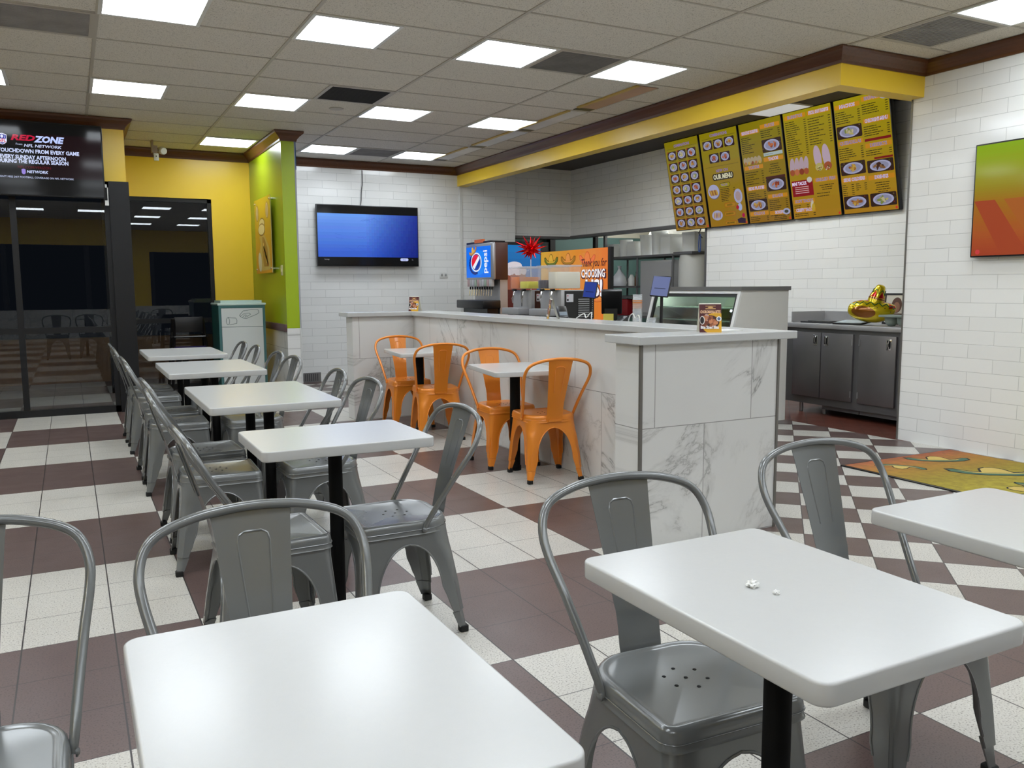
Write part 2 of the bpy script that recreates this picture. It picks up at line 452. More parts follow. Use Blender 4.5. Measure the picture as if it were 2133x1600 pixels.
# ---------------------------------------------------------------- room shell
XL, XR, YB, YW, YF = -3.2, 6.11, -4.2, 11.6, 9.78      # left wall, right wall, wall behind the camera, back wall, left window wall
b = MB(); b.box((XL-0.3, YB-0.3, -0.1), (9.9, YW+1.6, 0.0), M_FLOOR); struct(b.build('floor'))
b = MB()
b.box((XL, YB, CEIL), (6.25, 4.65, CEIL+0.05), M_CEIL); b.box((XL, 4.65, CEIL), (5.24, YW+0.1, CEIL+0.05), M_CEIL)
ceil = struct(b.build('ceiling'))
b = MB()
for c_ in range(-3, 6):
    x = QX+QL*c_; b.box((x-0.012, YB, CEIL-0.006), (x+0.012, YW if x < 5.17 else 4.6, CEIL+0.001), M_GRID)
for r_ in range(-16, 10):
    y = QY+QS*r_; b.box((XL, y-0.008, CEIL-0.005), (6.11 if y < 4.6 else 5.17, y+0.008, CEIL+0.001), M_GRID)
b.build('ceiling_grid', ceil)
b = MB(); b.box((5.3, 4.6, 3.13), (10, YW+1.7, 3.2), M_DARKP); struct(b.build('ceiling_service'))
# back wall (yellow in the alcove, tile beyond the partition)
b = MB(); b.box((0.3, YW, 2.44), (2.22, YW+0.15, CEIL), M_YEL); b.box((1.70, YW, 0), (2.22, YW+0.15, 2.44), M_YEL)
struct(b.build('wall_alcove'))
b = MB(); b.box((2.22, YW, 0), (6.13, YW+0.3, CEIL), M_SUBX); struct(b.build('wall_back'))
b = MB(); b.box((6.13, YW+0.12, 2.09), (7.2, YW+0.3, 3.2), M_SUBX); b.box((6.13, YW+0.12, 2.05), (7.2, YW+0.31, 2.09), M_STEELD); struct(b.build('wall_kitchen_back'))
# menu wall with the pass-through
b = MB(); b.box((7.2, 4.0, 0), (7.35, 8.45, 3.2), M_SUBY); b.box((7.2, 8.45, 2.10), (7.35, YW+0.3, 3.2), M_SUBY)
b.box((7.19, 8.45, 2.06), (7.36, YW+0.3, 2.10), M_STEELD); b.box((7.19, 8.43, 0), (7.36, 8.46, 2.10), M_STEELD); struct(b.build('wall_menu'))
# right wall of the dining room
b = MB(); b.box((XR, YB, 0), (XR+0.14, 4.70, CEIL), M_SUBY); b.box((XR-0.004, 4.695, 0), (XR+0.145, 4.71, 2.77), M_TRIM); b.box((XR+0.14, 3.4, 0), (7.2, 3.5, 3.2), M_DARKP)
struct(b.build('wall_right'))
# soffit
b = MB()
prof = rrect(0, 0, 0.12, 0.20, 0.004, 1)
b.box((5.17, 4.60, 2.77), (5.32, YW, 2.965), M_YEL); b.box((5.32, 4.60, 2.77), (6.165, 4.75, 2.965), M_YEL)
b.box((5.17, 4.60, 2.965), (5.32, YW, CEIL+0.12), M_DARKP); b.box((5.32, 4.60, 2.965), (6.11, 4.75, CEIL+0.12), M_DARKP)
struct(b.build('wall_soffit'))
# left window wall: black pillar, yellow above
b = MB(); b.box((XL, YF, 2.40), (0.60, YF+0.12, CEIL), M_YEL); struct(b.build('wall_front_left'))
b = MB(); b.box((0.43, YF-0.02, 0), (0.62, YF+0.14, 2.40), M_FRAME); struct(b.build('trim_1'))
b = MB(); b.box((0.48, YF+0.12, 2.40), (0.60, YW, CEIL), M_YEL); struct(b.build('wall_alcove_left'))
# lime partition
b = MB(); b.box((2.19, 9.72, 0.84), (2.335, YW, CEIL), M_LIME); b.box((2.19, 9.72, 0.0), (2.335, YW, 0.84), M_MARY)
b.box((2.335, 9.715, 0.84), (2.352, YW, CEIL), mat('grey_corner_strip', (150, 152, 156), 0.5)); b.box((2.335, 9.715, 0), (2.352, YW, 0.84), M_WHITE)
b.box((2.345, 9.712, 2.62), (2.354, 9.724, 2.93), mat('blue_tape', (20, 78, 120), 0.6))
struct(b.build('wall_partition'))
b = MB(); b.box((2.165, 9.72, 0.80), (2.19, YW, 0.885), mat('mauve_rail', (84, 60, 62), 0.45), bev=0.008); struct(b.build('trim_2'))
# corner bead on the back wall
b = MB(); b.box((5.20, YW-0.012, 0), (5.24, YW+0.001, 2.96), M_WPANEL); struct(b.build('trim_3'))
# crown mouldings
cp = [(0.0, -0.105), (0.012, -0.105), (0.016, -0.085), (0.040, -0.055), (0.062, -0.036), (0.075, -0.026), (0.082, -0.010), (0.082, 0.0), (0, 0)]
def crown(name, path, material):
    q = MB(); q.sweep(path, [(o, CEIL+z-0.004) for o, z in cp], material); struct(q.build(name))
crown('trim_4', [(2.352, YW), (5.17, YW), (5.17, 4.60), (6.11, 4.60), (6.11, YB)], M_WOODY)
crown('trim_5', [(XL, YF), (0.60, YF), (0.60, YW), (2.19, YW), (2.19, 9.72), (2.352, 9.72), (2.352, YW)], M_WOODX)
# walls outside the picture that the glass and the metal reflect
b = MB(); b.box((XL-0.1, YB, 0), (XL, YF, 0.9), M_MARY); b.box((XL-0.1, YB, 2.4), (XL, YF, CEIL), M_YEL)
for k in range(8): b.box((XL-0.1, YB+k*1.95, 0.9), (XL, YB+k*1.95+0.25, 2.4), M_YEL)
struct(b.build('wall_left'))
b = MB(); b.box((XL, YB-0.1, 0), (XR, YB, 0.8), M_MARX); b.box((XL, YB-0.1, 2.4), (XR, YB, CEIL), M_YEL)
for k in range(6): b.box((XL+k*1.8, YB-0.1, 0.8), (XL+k*1.8+0.12, YB, 2.4), M_FRAME)
b.box((1.3, YB-0.1, 0.8), (2.2, YB, 2.4), M_YEL)
struct(b.build('wall_behind'))
# windows
def window(name, x0, x1, z0, z1, y, vert, horz, fw=0.05):
    r = bpy.data.objects.new(name, None); C.objects.link(r); r.location = (x0, y, z0); struct(r)
    f = MB(); W = x1-x0; Hh = z1-z0
    f.box((0, -0.03, 0), (W, 0.03, fw+0.02), M_FRAME); f.box((0, -0.03, Hh-fw), (W, 0.03, Hh), M_FRAME); f.box((0, -0.03, 0), (fw, 0.03, Hh), M_FRAME); f.box((W-fw, -0.03, 0), (W, 0.03, Hh), M_FRAME)
    for v in vert: f.box((v-x0-0.028, -0.028, fw), (v-x0+0.028, 0.028, Hh-fw), M_FRAME)
    for h in horz: f.box((fw, -0.029, h-z0-0.03), (W-fw, 0.029, h-z0+0.03), M_FRAME)
    f.build('window_frame', r)
    g = MB(); g.box((fw-0.005, -0.006, fw+0.015), (W-fw+0.005, 0.006, Hh-fw+0.005), M_GLASS); g.build('window_pane', r)
window('window_1', -1.75, 0.43, 0.0, 2.40, YF+0.05, [-0.44], [0.88])
window('window_2', -3.2, -1.75, 0.0, 2.40, YF+0.05, [-2.5], [0.88])
window('window_3', 0.42, 1.70, 0.0, 2.44, YW+0.05, [], [0.89])
# the dark forecourt outside
b = MB(); b.box((-14, YF+0.25, -0.12), (0.2, 26, -0.1), mat('asphalt', (30, 30, 32), 0.9)); b.box((0.2, YW+1.3, -0.12), (6.0, 26, -0.1), MATS['asphalt']); struct(b.build('floor_outside'))
b = MB()
M_STONE = mat('brown_stone', (120, 88, 60), 0.8, var=0.3, vscale=6)
b.box((-3.5, 13.2, -0.1), (2.2, 13.4, 0.62), M_STONE)
struct(b.build('wall_outside'))

# ---------------------------------------------------------------- ceiling fittings
t = thing('ceiling_light', 'x', 'light', (0, 0, CEIL), 0, 'lay-in ceiling light panels')
b = MB()
for a_, c_ in (((-.305, -.305), (.305, -.28)), ((-.305, .28), (.305, .305)), ((-.305, -.28), (-.28, .28)), ((.28, -.28), (.305, .28))):
    b.box((a_[0], a_[1], -0.012), (c_[0], c_[1], -0.001), M_WPLAS)
b.build('frame', t)
b = MB(); b.box((-.282, -.282, -0.009), (.282, .282, -0.003), mat('light_diffuser', (240, 242, 245), 0.5, emit=(240, 248, 255), es=LIGHT)); b.build('diffuser', t)
lights = []
names = {}
rows_desc = {8: 'row nearest the back wall', 4: 'middle row of panels', 0: 'front row of panels', -4: 'row overhead beyond the right edge', -8: 'row behind the viewer', -12: 'row far behind the viewer'}
col_desc = {-1: 'leftmost, cut by the left edge', 0: 'first from the left', 1: 'second from the left', 2: 'third from the left', 3: 'nearest the yellow soffit', 4: 'beside the right wall', -2: 'far left', -3: 'outermost left'}
for r_ in (-12, -8, -4, 0, 4, 8):
    for c_ in range(-3, 5):
        if c_ == 4 and r_ > -4: continue
        x = QX+QL*c_+0.305; y = QY+QS*r_+0.305
        if y > YF and x < 0.7: continue
        if y > YW-0.3 or y < YB+0.3: continue
        lights.append((c_, r_, x, y))
for k, (c_, r_, x, y) in enumerate(lights):
    lab = 'glowing square ceiling light, %s, %s' % (rows_desc[r_], col_desc[c_])
    if k == 0: t.location = (x, y, CEIL); t['label'] = lab
    else: dup(t, (x, y, CEIL), 0, lab)
# panels over the service aisle
t = thing('ceiling_light', 'ceiling light hidden behind the yellow soffit, nearer the viewer', 'light', (5.75, 5.85, 3.13), 0, 'ceiling lights over the service aisle')
b = MB(); b.box((-.305, -.305, -0.012), (.305, .305, -0.001), M_WPLAS); b.build('frame', t)
b = MB(); b.box((-.28, -.28, -0.016), (.28, .28, -0.0125), MATS['light_diffuser']); b.build('diffuser', t)
for k, y in enumerate((6.7, 7.6, 8.6)): dup(t, (5.75, y, 3.13), 0, 'ceiling light hidden behind the yellow soffit, %s from the front' % ('second', 'third', 'fourth')[k])
t = thing('ceiling_light', 'dim square ceiling panel above the service aisle near the menu boards', 'light', (6.58, 6.77, 3.13))
b = MB(); b.box((-.305, -.305, -0.012), (.305, .305, -0.001), M_WPLAS); b.build('frame', t)
b = MB(); b.box((-.28, -.28, -0.016), (.28, .28, -0.0125), mat('dim_diffuser', (240, 242, 245), 0.5, emit=(240, 248, 255), es=0.35)); b.build('diffuser', t)
# vents
def vent(name, x, y, label, dark, wx=0.59, wy=0.59):
    t = thing(name, label, 'vent', (x, y, CEIL), 0, 'perforated ceiling air grilles')
    m_ = mat('vent_%d' % dark, (dark, dark-2, dark-5), 0.7, var=0.35, vscale=5)
    f = MB()
    for a_, c_ in (((-wx/2, -wy/2), (wx/2, -wy/2+.03)), ((-wx/2, wy/2-.03), (wx/2, wy/2)), ((-wx/2, -wy/2+.03), (-wx/2+.03, wy/2-.03)), ((wx/2-.03, -wy/2+.03), (wx/2, wy/2-.03))):
        f.box((a_[0], a_[1], -0.008), (c_[0], c_[1], -0.001), M_GRID)
    f.build('frame', t)
    g = MB(); g.box((-wx/2+.028, -wy/2+.028, -0.0035), (wx/2-.028, wy/2-.028, -0.001), m_)
    for k in range(26):
        yy = -wy/2+.035+k*(wy-.07)/25
        g.box((-wx/2+.03, yy-0.004, -0.007), (wx/2-.03, yy+0.004, -0.003), m_)
    g.build('grille', t)
vent('ceiling_vent', QX-QL*0.5+.305, QY+QS*1.5, 'dusty perforated ceiling grille at the top left corner', 160)
vent('ceiling_vent', QX+QL*2.5+.305, QY+QS*0.5, 'grey perforated ceiling grille between two front light panels', 132)
vent('ceiling_vent', QX+QL*1.5+.305, QY+QS*3.5, 'almost black square ceiling grille between two middle light panels', 44)
vent('ceiling_vent', QX+QL*4+.305, QY+QS*(-2.5), 'dusty ceiling grille in front of the soffit corner by the right wall', 150)
vent('ceiling_vent', QX+QL*2.5+.305, QY+QS*8.5, 'smudged ceiling grille between the two rearmost light panels', 150)
t = thing('ceiling_sensor', 'faint round ceiling sensor beside the black grille', 'sensor', (QX+QL*1.77, QY+QS*4.55, CEIL))
b = MB(); b.lathe([(0.07, -0.001), (0.07, -0.006), (0.05, -0.012), (0.0005, -0.013)], M_GRID, 20); b.build('sensor_cover', t)
# linear slots along the soffit
gap_y = [6.19, 7.34, 8.56, 9.78, 11.0]
reflection_tints = [(186, 150, 134), (222, 224, 230), (214, 220, 236), (232, 232, 232)]  # reflections in the slots, painted in as lens colours
for k in range(4):
    y0 = gap_y[k]+0.03; y1 = gap_y[k+1]-0.14
    t = thing('ceiling_slot', ['narrow ceiling slot nearest the viewer beside the soffit, with a reddish reflection', 'narrow grey ceiling slot, second along the soffit', 'narrow bluish ceiling slot, third along the soffit', 'narrow pale ceiling slot nearest the back wall'][k], 'ceiling panel', (4.62, (y0+y1)/2, CEIL), 0, 'narrow mirrored ceiling slots along the soffit')
    L = (y1-y0)/2
    b = MB(); b.box((-0.13, -L, -0.014), (-0.095, L, -0.001), mat('slot_frame', (196, 168, 92), 0.35)); b.box((0.095, -L, -0.010), (0.11, L, -0.001), M_GRID); b.box((-0.095, L, -0.006), (0.095, L+0.12, -0.001), M_BLACK); b.build('frame', t)  # yellow reflection on the slot side is painted as the lip colour
    b = MB(); b.box((-0.095, -L, -0.009), (0.095, L, -0.004), mat('slot_lens_%d' % k, reflection_tints[k], 0.35, metal=0.1, var=0.25, vscale=2.2)); b.build('lens', t)

# ---------------------------------------------------------------- chair
def chair_meshes(M, label, name='metal_chair'):
    t = thing(name, label, 'chair')
    S = 0.180
    def outline(d=0.0, sc=1.0):
        return rrect((-S+d)*sc, (-S+d)*sc, (S-d)*sc, (S-d)*sc, 0, 6, rs=[max(0.004, r-d)*sc for r in (0.115, 0.115, 0.036, 0.036)])
    # seat
    rings = [(-0.003, 0.398), (0.0, 0.404), (0.001, 0.424), (0.003, 0.436), (0.008, 0.4435), (0.014, 0.4462), (0.019, 0.4462), (0.024, 0.4435), (0.032, 0.4425)]
    vs = []; fs = []; n = len(outline())
    for d, z in rings: vs += [(p[0], p[1], z) for p in outline(d)]
    for sc_, z in ((0.62, 0.4405), (0.42, 0.4395), (0.22, 0.439)):
        vs += [(p[0], p[1]-0.01*(1-sc_), z) for p in outline(0.032, sc_)]
    R = len(rings)+3
    for r in range(R-1):
        for i in range(n): fs.append((r*n+i, r*n+(i+1) % n, (r+1)*n+(i+1) % n, (r+1)*n+i))
    fs.append(tuple((R-1)*n+i for i in range(n)))
    b = MB(); b.add(vs, fs, M, True)
    b.tube([(p[0], p[1], 0.4155) for p in outline(-0.0012)], 0.0014, M, 5, closed=True)
    for (hx, hy) in ((0, 0), (0, 0.047), (0, -0.047), (0.041, 0.0235), (-0.041, 0.0235), (0.041, -0.0235), (-0.041, -0.0235)):
        b.lathe([(0.0045, 0.4385), (0.0045, 0.4402)], mat('seat_hole', (3, 3, 3), 0.9), 8, Matrix.Translation((hx, hy-0.01, 0)), False)
    b.build('seat', t)
    # legs
    W = 0.180
    for (sx, sy) in ((1, 1), (-1, 1), (1, -1), (-1, -1)):
        splx, sply = (0.030, 0.030) if sy > 0 else (0.028, 0.052)
        def corner(z):
            k = max(0.0, (0.41-z)/0.41)
            return (W-0.006+splx*k**1.15, W-0.006+sply*k**1.2)
        def width(z, cx):
            zt, z0 = 0.362, 0.155
            if z >= zt: return cx
            if z > z0:
                q = 1-((z-z0)/(zt-z0))**2
                o = (0.128)*math.sqrt(max(q, 0)); return max(cx-o, 0.05)
            w0 = corner(z0)[0]-0.128
            return 0.031+(w0-0.031)*max(0, (z-0.03)/(z0-0.03))**0.8
        zs = [0.412, 0.385, 0.364, 0.3615, 0.359, 0.355, 0.349, 0.340, 0.328, 0.312, 0.29, 0.26, 0.225, 0.19, 0.155, 0.12, 0.085, 0.082, 0.05, 0.022]
        vs = []; fs = []; edgeA = []; edgeB = []; rad = 0.036 if sy > 0 else 0.09
        for z in zs:
            cx, cy = corner(z); wx = width(z, cx); wy = width(z, cy)
            r = max(0.012, min(rad*(0.35+0.65*max(0, (z-0.2)/0.21)), wx*0.6, wy*0.6))
            row = []
            for q in range(4): row.append((cx-wx+(wx-r)*q/3, cy))
            for q in range(1, 6):
                a = PI/2*q/6; rr = r
                px, py = cx-r+rr*math.sin(a), cy-r+rr*math.cos(a)
                if z < 0.235 and 0.055 < z and 2 <= q <= 4:   # flute down the corner
                    dd = 0.006; px -= dd*0.7; py -= dd*0.7
                row.append((px, py))
            for q in range(4): row.append((cx, cy-r-(wy-r)*q/3))
            kk = 0.0035 if z <= 0.083 else 0
            row = [((px-kk)*sx, (py-kk)*sy, z) for px, py in row]
            edgeA.append(row[0]); edgeB.append(row[-1]); vs += row
        m_ = 13
        for r in range(len(zs)-1):
            for i in range(m_-1): fs.append((r*m_+i, r*m_+i+1, (r+1)*m_+i+1, (r+1)*m_+i))
        # inner skin
        N0 = len(vs); inn = [(v[0]*(1-0.0024/max(abs(v[0]), .02)), v[1]*(1-0.0024/max(abs(v[1]), .02)), v[2]) for v in vs]
        vs2 = vs+inn; fs2 = fs+[tuple(reversed([i+N0 for i in f])) for f in fs]
        rr_ = len(zs)
        for r in range(rr_-1):
            for e in (0, m_-1):
                a_, b_ = r*m_+e, (r+1)*m_+e
                fs2.append((a_, b_, b_+N0, a_+N0))
        b = MB(); b.add(vs2, fs2, M, True)
        b.tube(edgeA[2:16], 0.0036, M, 6); b.tube(edgeB[2:16], 0.0036, M, 6)
        L = b.build('leg', t)
        cx, cy = corner(0.0); fb = MB()
        fb.prism(rrect(-0.017, -0.017, 0.017, 0.017, 0.006, 2), 0.0, 0.026, M_RUB, Matrix.Translation(((cx-0.019)*sx, (cy-0.019)*sy, 0)), 0.003, 1)
        fb.build('rubber_foot', L)
    # cross brace under the seat
    b = MB(); b.tube([(-0.15, -0.15, 0.385), (0.15, 0.15, 0.385)], 0.006, M_BLACK, 6); b.tube([(-0.15, 0.15, 0.378), (0.15, -0.15, 0.378)], 0.006, M_BLACK, 6); b.build('cross_brace', t)
    # hoop
    half = [(0.182, -0.055, 0.412), (0.186, -0.068, 0.44), (0.196, -0.100, 0.51), (0.213, -0.148, 0.61), (0.229, -0.188, 0.69), (0.231, -0.208, 0.74), (0.215, -0.224, 0.785), (0.180, -0.234, 0.812), (0.115, -0.242, 0.831), (0.05, -0.246, 0.839), (0, -0.247, 0.841)]
    half = [(x, y-0.052*max(0, (z-0.44)/0.4), z if z < 0.44 else 0.44+(z-0.44)*0.972) for x, y, z in half]
    path = smoothpath([(-p[0], p[1], p[2]) for p in half] + [p for p in reversed(half[:-1])], 4)
    rs = []; scs = []
    for k, p in enumerate(path):
        e = min(k, len(path)-1-k)
        f_ = min(1, e/7.0); rs.append(0.0105); scs.append((1, 1))
    for k in range(len(path)):
        e = min(k, len(path)-1-k); f_ = min(1.0, e/6.0)
        rs[k] = 0.0105*(0.75+0.25*f_)
    b = MB(); b.tube(path, rs, M, 10)
    for sx in (-1, 1): b.lathe([(0.010, 0.0), (0.010, 0.004), (0.005, 0.008), (0.0005, 0.0085)], M, 12, Matrix.Translation((sx*0.186, -0.057, 0.414)) @ Euler((0, sx*PI/2, 0)).to_matrix().to_4x4())
    b.build('back_hoop', t)
    # splat
    prof = [(0.402, -0.184, 0.052), (0.425, -0.186, 0.056), (0.45, -0.190, 0.0575), (0.50, -0.193, 0.057), (0.535, -0.196, 0.0585), (0.548, -0.200, 0.0595), (0.575, -0.203, 0.062), (0.64, -0.214, 0.067), (0.72, -0.228, 0.074), (0.79, -0.240, 0.080), (0.832, -0.246, 0.084)]
    prof = [(z if z < 0.44 else 0.44+(z-0.44)*0.972, y-0.052*max(0, (z-0.44)/0.4), w_) for z, y, w_ in prof]
    vs = []; fs = []; nx = 8
    for z, y, hw in prof:
        for i in range(nx+1):
            u_ = -1+2*i/nx; vs.append((u_*hw, y-0.010*(1-u_*u_)*min(1, max(0, (z-0.45)/0.1))*0.5, z-0.004*(u_*u_) if z > 0.82 else z))
    N0 = len(vs); vs += [(v[0], v[1]+0.002, v[2]) for v in vs]
    rws = len(prof)
    for r in range(rws-1):
        for i in range(nx):
            a_ = r*(nx+1)+i; q = (a_, a_+1, a_+nx+2, a_+nx+1); fs.append(q); fs.append(tuple(reversed([k+N0 for k in q])))
    for r in range(rws-1):
        for e in (0, nx): a_ = r*(nx+1)+e; b_ = a_+nx+1; fs.append((a_, b_, b_+N0, a_+N0))
    b = MB(); b.add(vs, fs, M, True)
    def sy_(z):
        for (z0, y0, _), (z1, y1, _) in zip(prof, prof[1:]):
            if z0 <= z <= z1: return y0+(y1-y0)*(z-z0)/(z1-z0)
        return prof[-1][1]
    for off in (0.0015, -0.0035):
        loop = [(-0.024, 0.60), (-0.030, 0.69), (-0.034, 0.755), (-0.030, 0.770), (-0.018, 0.777), (0.018, 0.777), (0.030, 0.770), (0.034, 0.755), (0.030, 0.69), (0.024, 0.60)]
        b.tube([(x, sy_(z)-0.0045+off, z) for x, z in loop], 0.0026, M, 6)
    b.box((-0.045, -0.1895, 0.404), (0.045, -0.184, 0.416), M)
    b.build('backrest', t)
    return t
GRP = 'grey metal chairs in the dining room'
TY = [3.01, 4.17, 4.645, 5.90, 6.38, 7.45, 7.95]
proto = chair_meshes(M_GREY, 'x')
proto['group'] = 'grey metal chairs along the window-side table row'
nth = ['nearest', 'second nearest', 'third nearest', 'middle', 'third farthest', 'second farthest', 'farthest']
first = True
LY = [2.98, 4.15, 4.72, 5.84, 6.36, 7.38, 7.95]; LX = [0.582, 0.585, 0.605, 0.585, 0.59, 0.585, 0.58]; LR = [1.5, -2, 2, -1, 1.5, -1, 0]
RY = [2.99, 4.13, 4.70, 5.76, 6.24, 7.04, 7.60]; RX = [1.045, 1.053, 1.05, 1.05, 1.045, 1.04, 1.035]; RR = [0, 2, -3, 2, 0, -2, 0]
for k in range(7):
    lab = 'grey chair on the window side of the table row, %s to the viewer' % nth[k]
    lab = lab.replace('farthest to', 'farthest from').replace('middle to the viewer', 'fourth along')
    loc = (LX[k], LY[k], 0); rz = -PI/2+math.radians(LR[k])
    if first: proto.location = loc; proto.rotation_euler = (0, 0, rz); proto['label'] = lab; first = False
    else: dup(proto, loc, rz, lab)
for k in range(7):
    lab = 'grey chair on the counter side of the table row, %s to the viewer' % nth[k]
    lab = lab.replace('farthest to', 'farthest from').replace('middle to the viewer', 'fourth along')
    dup(proto, (RX[k], RY[k], 0), PI/2+math.radians(RR[k]), lab)
dup(proto, (0.33, 1.53, 0), PI+math.radians(2), 'grey metal chair whose hoop rises behind the near left white table', 'grey metal chairs in the front')
dup(proto, (1.15, 1.378, 0), PI-math.radians(3), 'grey metal chair tucked under the far end of the table with crumbs', 'grey metal chairs in the front')
dup(proto, (1.92, 1.478, 0), PI+math.radians(-3), 'grey metal chair between the crumb table and the right edge table', 'grey metal chairs in the front')
dup(proto, (-0.225, 1.68, 0), PI+math.radians(0), 'grey metal chair cut off by the left edge of the view', 'grey metal chairs in the front')
dup(proto, (1.11, 0.66, 0), math.radians(20), 'grey metal chair hoop cut off at the bottom right corner', 'grey metal chairs in the front')
op = chair_meshes(M_ORG, 'orange metal chair with its back to the viewer at the nearer counter-side table')
op['group'] = 'orange metal chairs by the counter'; op.location = (2.835, 4.955, 0); op.rotation_euler = (0, 0, math.radians(-8))
dup(op, (2.79, 5.47, 0), PI+math.radians(-4), 'orange metal chair facing the viewer at the nearer counter-side table')
dup(op, (2.77, 6.72, 0), math.radians(-10), 'orange metal chair with its back to the viewer at the farther counter-side table')
dup(op, (2.77, 7.42, 0), PI+math.radians(-3), 'orange metal chair facing the viewer at the farther counter-side table')

# ---------------------------------------------------------------- tables
def table(loc, label, wx, wy, zt=0.76, rz=0.0, post=0.0255, group=None, th=0.036):
    t = thing('dining_table', label, 'table', loc, rz, group)
    b = MB(); b.prism(rrect(-wx/2, -wy/2, wx/2, wy/2, 0.026, 6), zt-th, zt, M_WHITE, None, 0.0045, 3); b.build('tabletop', t)
    b = MB(); b.lathe([(post+0.006, 0.0), (post+0.006, 0.03), (post, 0.035), (post, zt-th-0.01)], M_POST, 20)
    b.build('post', t)
    b = MB(); b.box((-0.16, -0.03, zt-th-0.014), (0.16, 0.03, zt-th-0.0005), M_POST); b.box((-0.03, -0.13, zt-th-0.012), (0.03, 0.13, zt-th-0.001), M_POST); b.build('support_plate', t)
    return t
row = table((0.835, 3.01, 0), 'small white rectangular table nearest in the window-side row', 0.61, 0.47, group='white tables in the window-side row')
def long_table(y, label):
    t = table((0.835, y, 0), label, 0.61, 0.96, group='white tables in the window-side row')
    p = [c for c in kids(t) if c.name.startswith('post')][0]; s = [c for c in kids(t) if c.name.startswith('support')][0]
    for o in (p, s):
        q = o.copy(); C.objects.link(q); o.location = (0, -0.245, 0); q.location = (0, 0.245, 0)
    return t
lt = long_table(4.42, 'long white two-post table second in the window-side row')
long_table(6.15, 'long white two-post table third in the window-side row')
long_table(7.72, 'long white two-post table farthest in the window-side row')
fr = table((0.272, 1.07, 0), 'large white table in the lower left foreground', 0.46, 0.61, group='white tables in the foreground')
dup(fr, (1.092, 1.062, 0), 0, 'white table in the foreground with two bits of crumpled tissue on it')
dup(fr, (1.895, 1.05, 0), 0, 'white table cut off by the right edge of the view')
ot = table((2.75, 5.22, 0), 'small white table between the nearer pair of orange chairs', 0.50, 0.68, 0.735, math.radians(-9), 0.036, 'white tables between orange chairs', 0.034)
dup(ot, (2.75, 7.05, 0), math.radians(-7), 'small white table between the farther pair of orange chairs')
# crumpled tissue
for (x, y, s_, lab) in ((1.046, 1.085, 1.0, 'larger crumpled white tissue scrap on the foreground table'), (1.058, 1.039, 0.55, 'smaller white tissue scrap on the foreground table')):
    bm = bmesh.new(); bmesh.ops.create_icosphere(bm, subdivisions=3, radius=0.0085*s_); rnd = random.Random(int(s_*10))
    for v in bm.verts:
        q = 1+rnd.uniform(-0.35, 0.45); v.co = Vector((v.co.x*q*1.1, v.co.y*q, max(v.co.z*q*0.8, -0.0052*s_)))
    me = bpy.data.meshes.new('tissue_scrap'); bm.to_mesh(me); bm.free(); me.materials.append(mat('tissue', (228, 228, 226), 0.9))
    o = bpy.data.objects.new('tissue_scrap', me); C.objects.link(o); o.location = (x, y, 0.7602+0.0052*s_); tag(o, lab, 'tissue', 'tissue scraps')

# ---------------------------------------------------------------- counter
t = thing('service_counter', 'long marble-tiled service counter with white slab top and two wing ends', 'counter', (3.06, 5.6, 0))
def loc_box(mb, a, b_, m_, bev=0): mb.box((a[0]-3.06, a[1]-5.6, a[2]), (b_[0]-3.06, b_[1]-5.6, b_[2]), m_, None, bev)
b = MB(); loc_box(b, (3.06, 3.49, 0), (3.30, 8.20, 1.015), M_MARY); o = b.build('counter_wall', t)
b = MB(); loc_box(b, (2.43, 8.0, 0), (3.059, 8.2, 1.015), M_MARX); b.build('far_wing', t)
b = MB(); loc_box(b, (2.41, 3.28, 0), (3.30, 3.489, 1.015), M_MARX)
loc_box(b, (2.403, 3.272, 0), (2.418, 3.286, 1.015), M_TRIM); loc_box(b, (3.292, 3.272, 0), (3.305, 3.286, 1.015), M_TRIM); b.build('near_wing', t)
ol = [(2.37, 3.235), (3.385, 3.235), (3.385, 8.25), (2.37, 8.25), (2.37, 7.95), (3.02, 7.95), (3.02, 3.53), (2.37, 3.53)]
b = MB(); b.prism([(x-3.06, y-5.6) for x, y in ol], 1.015, 1.055, M_WHITE, None, 0.004, 2, False); b.build('countertop', t)

# ---------------------------------------------------------------- televisions
def tv(name, label, origin, U, wv, hv, group, screen_fn, depth=0.05, tilt=0.0, bez=0.012):
    """origin = lower-left corner of the front face seen from the front, U = direction to its right"""
    U = Vector(U).normalized(); V = Vector((0, 0, 1)); N = U.cross(V)      # N points to the viewer side
    if tilt: V = (V*math.cos(tilt) + N*math.sin(tilt)).normalized(); N = U.cross(V)
    t = thing(name, label, 'tv', origin, 0, group)
    m = Matrix((U, V, N)).transposed().to_4x4()
    b = MB(); b.rbox((0, 0, -depth), (wv, hv, 0), 0.006, M_BPLAS, m); b.build('housing', t)
    g = Gfx((0, 0, 0), U, V, 0.0005); g.rect(bez, bez, wv-bez, hv-bez, gl((3, 3, 4)), 1); screen_fn(g, wv, hv); g.build('screen', t)
    b = MB(); b.box((wv/2-0.1, hv/2-0.1, -depth-0.03), (wv/2+0.1, hv/2+0.1, -depth+0.002), M_BPLAS, m); b.build('wall_mount', t)
    return t
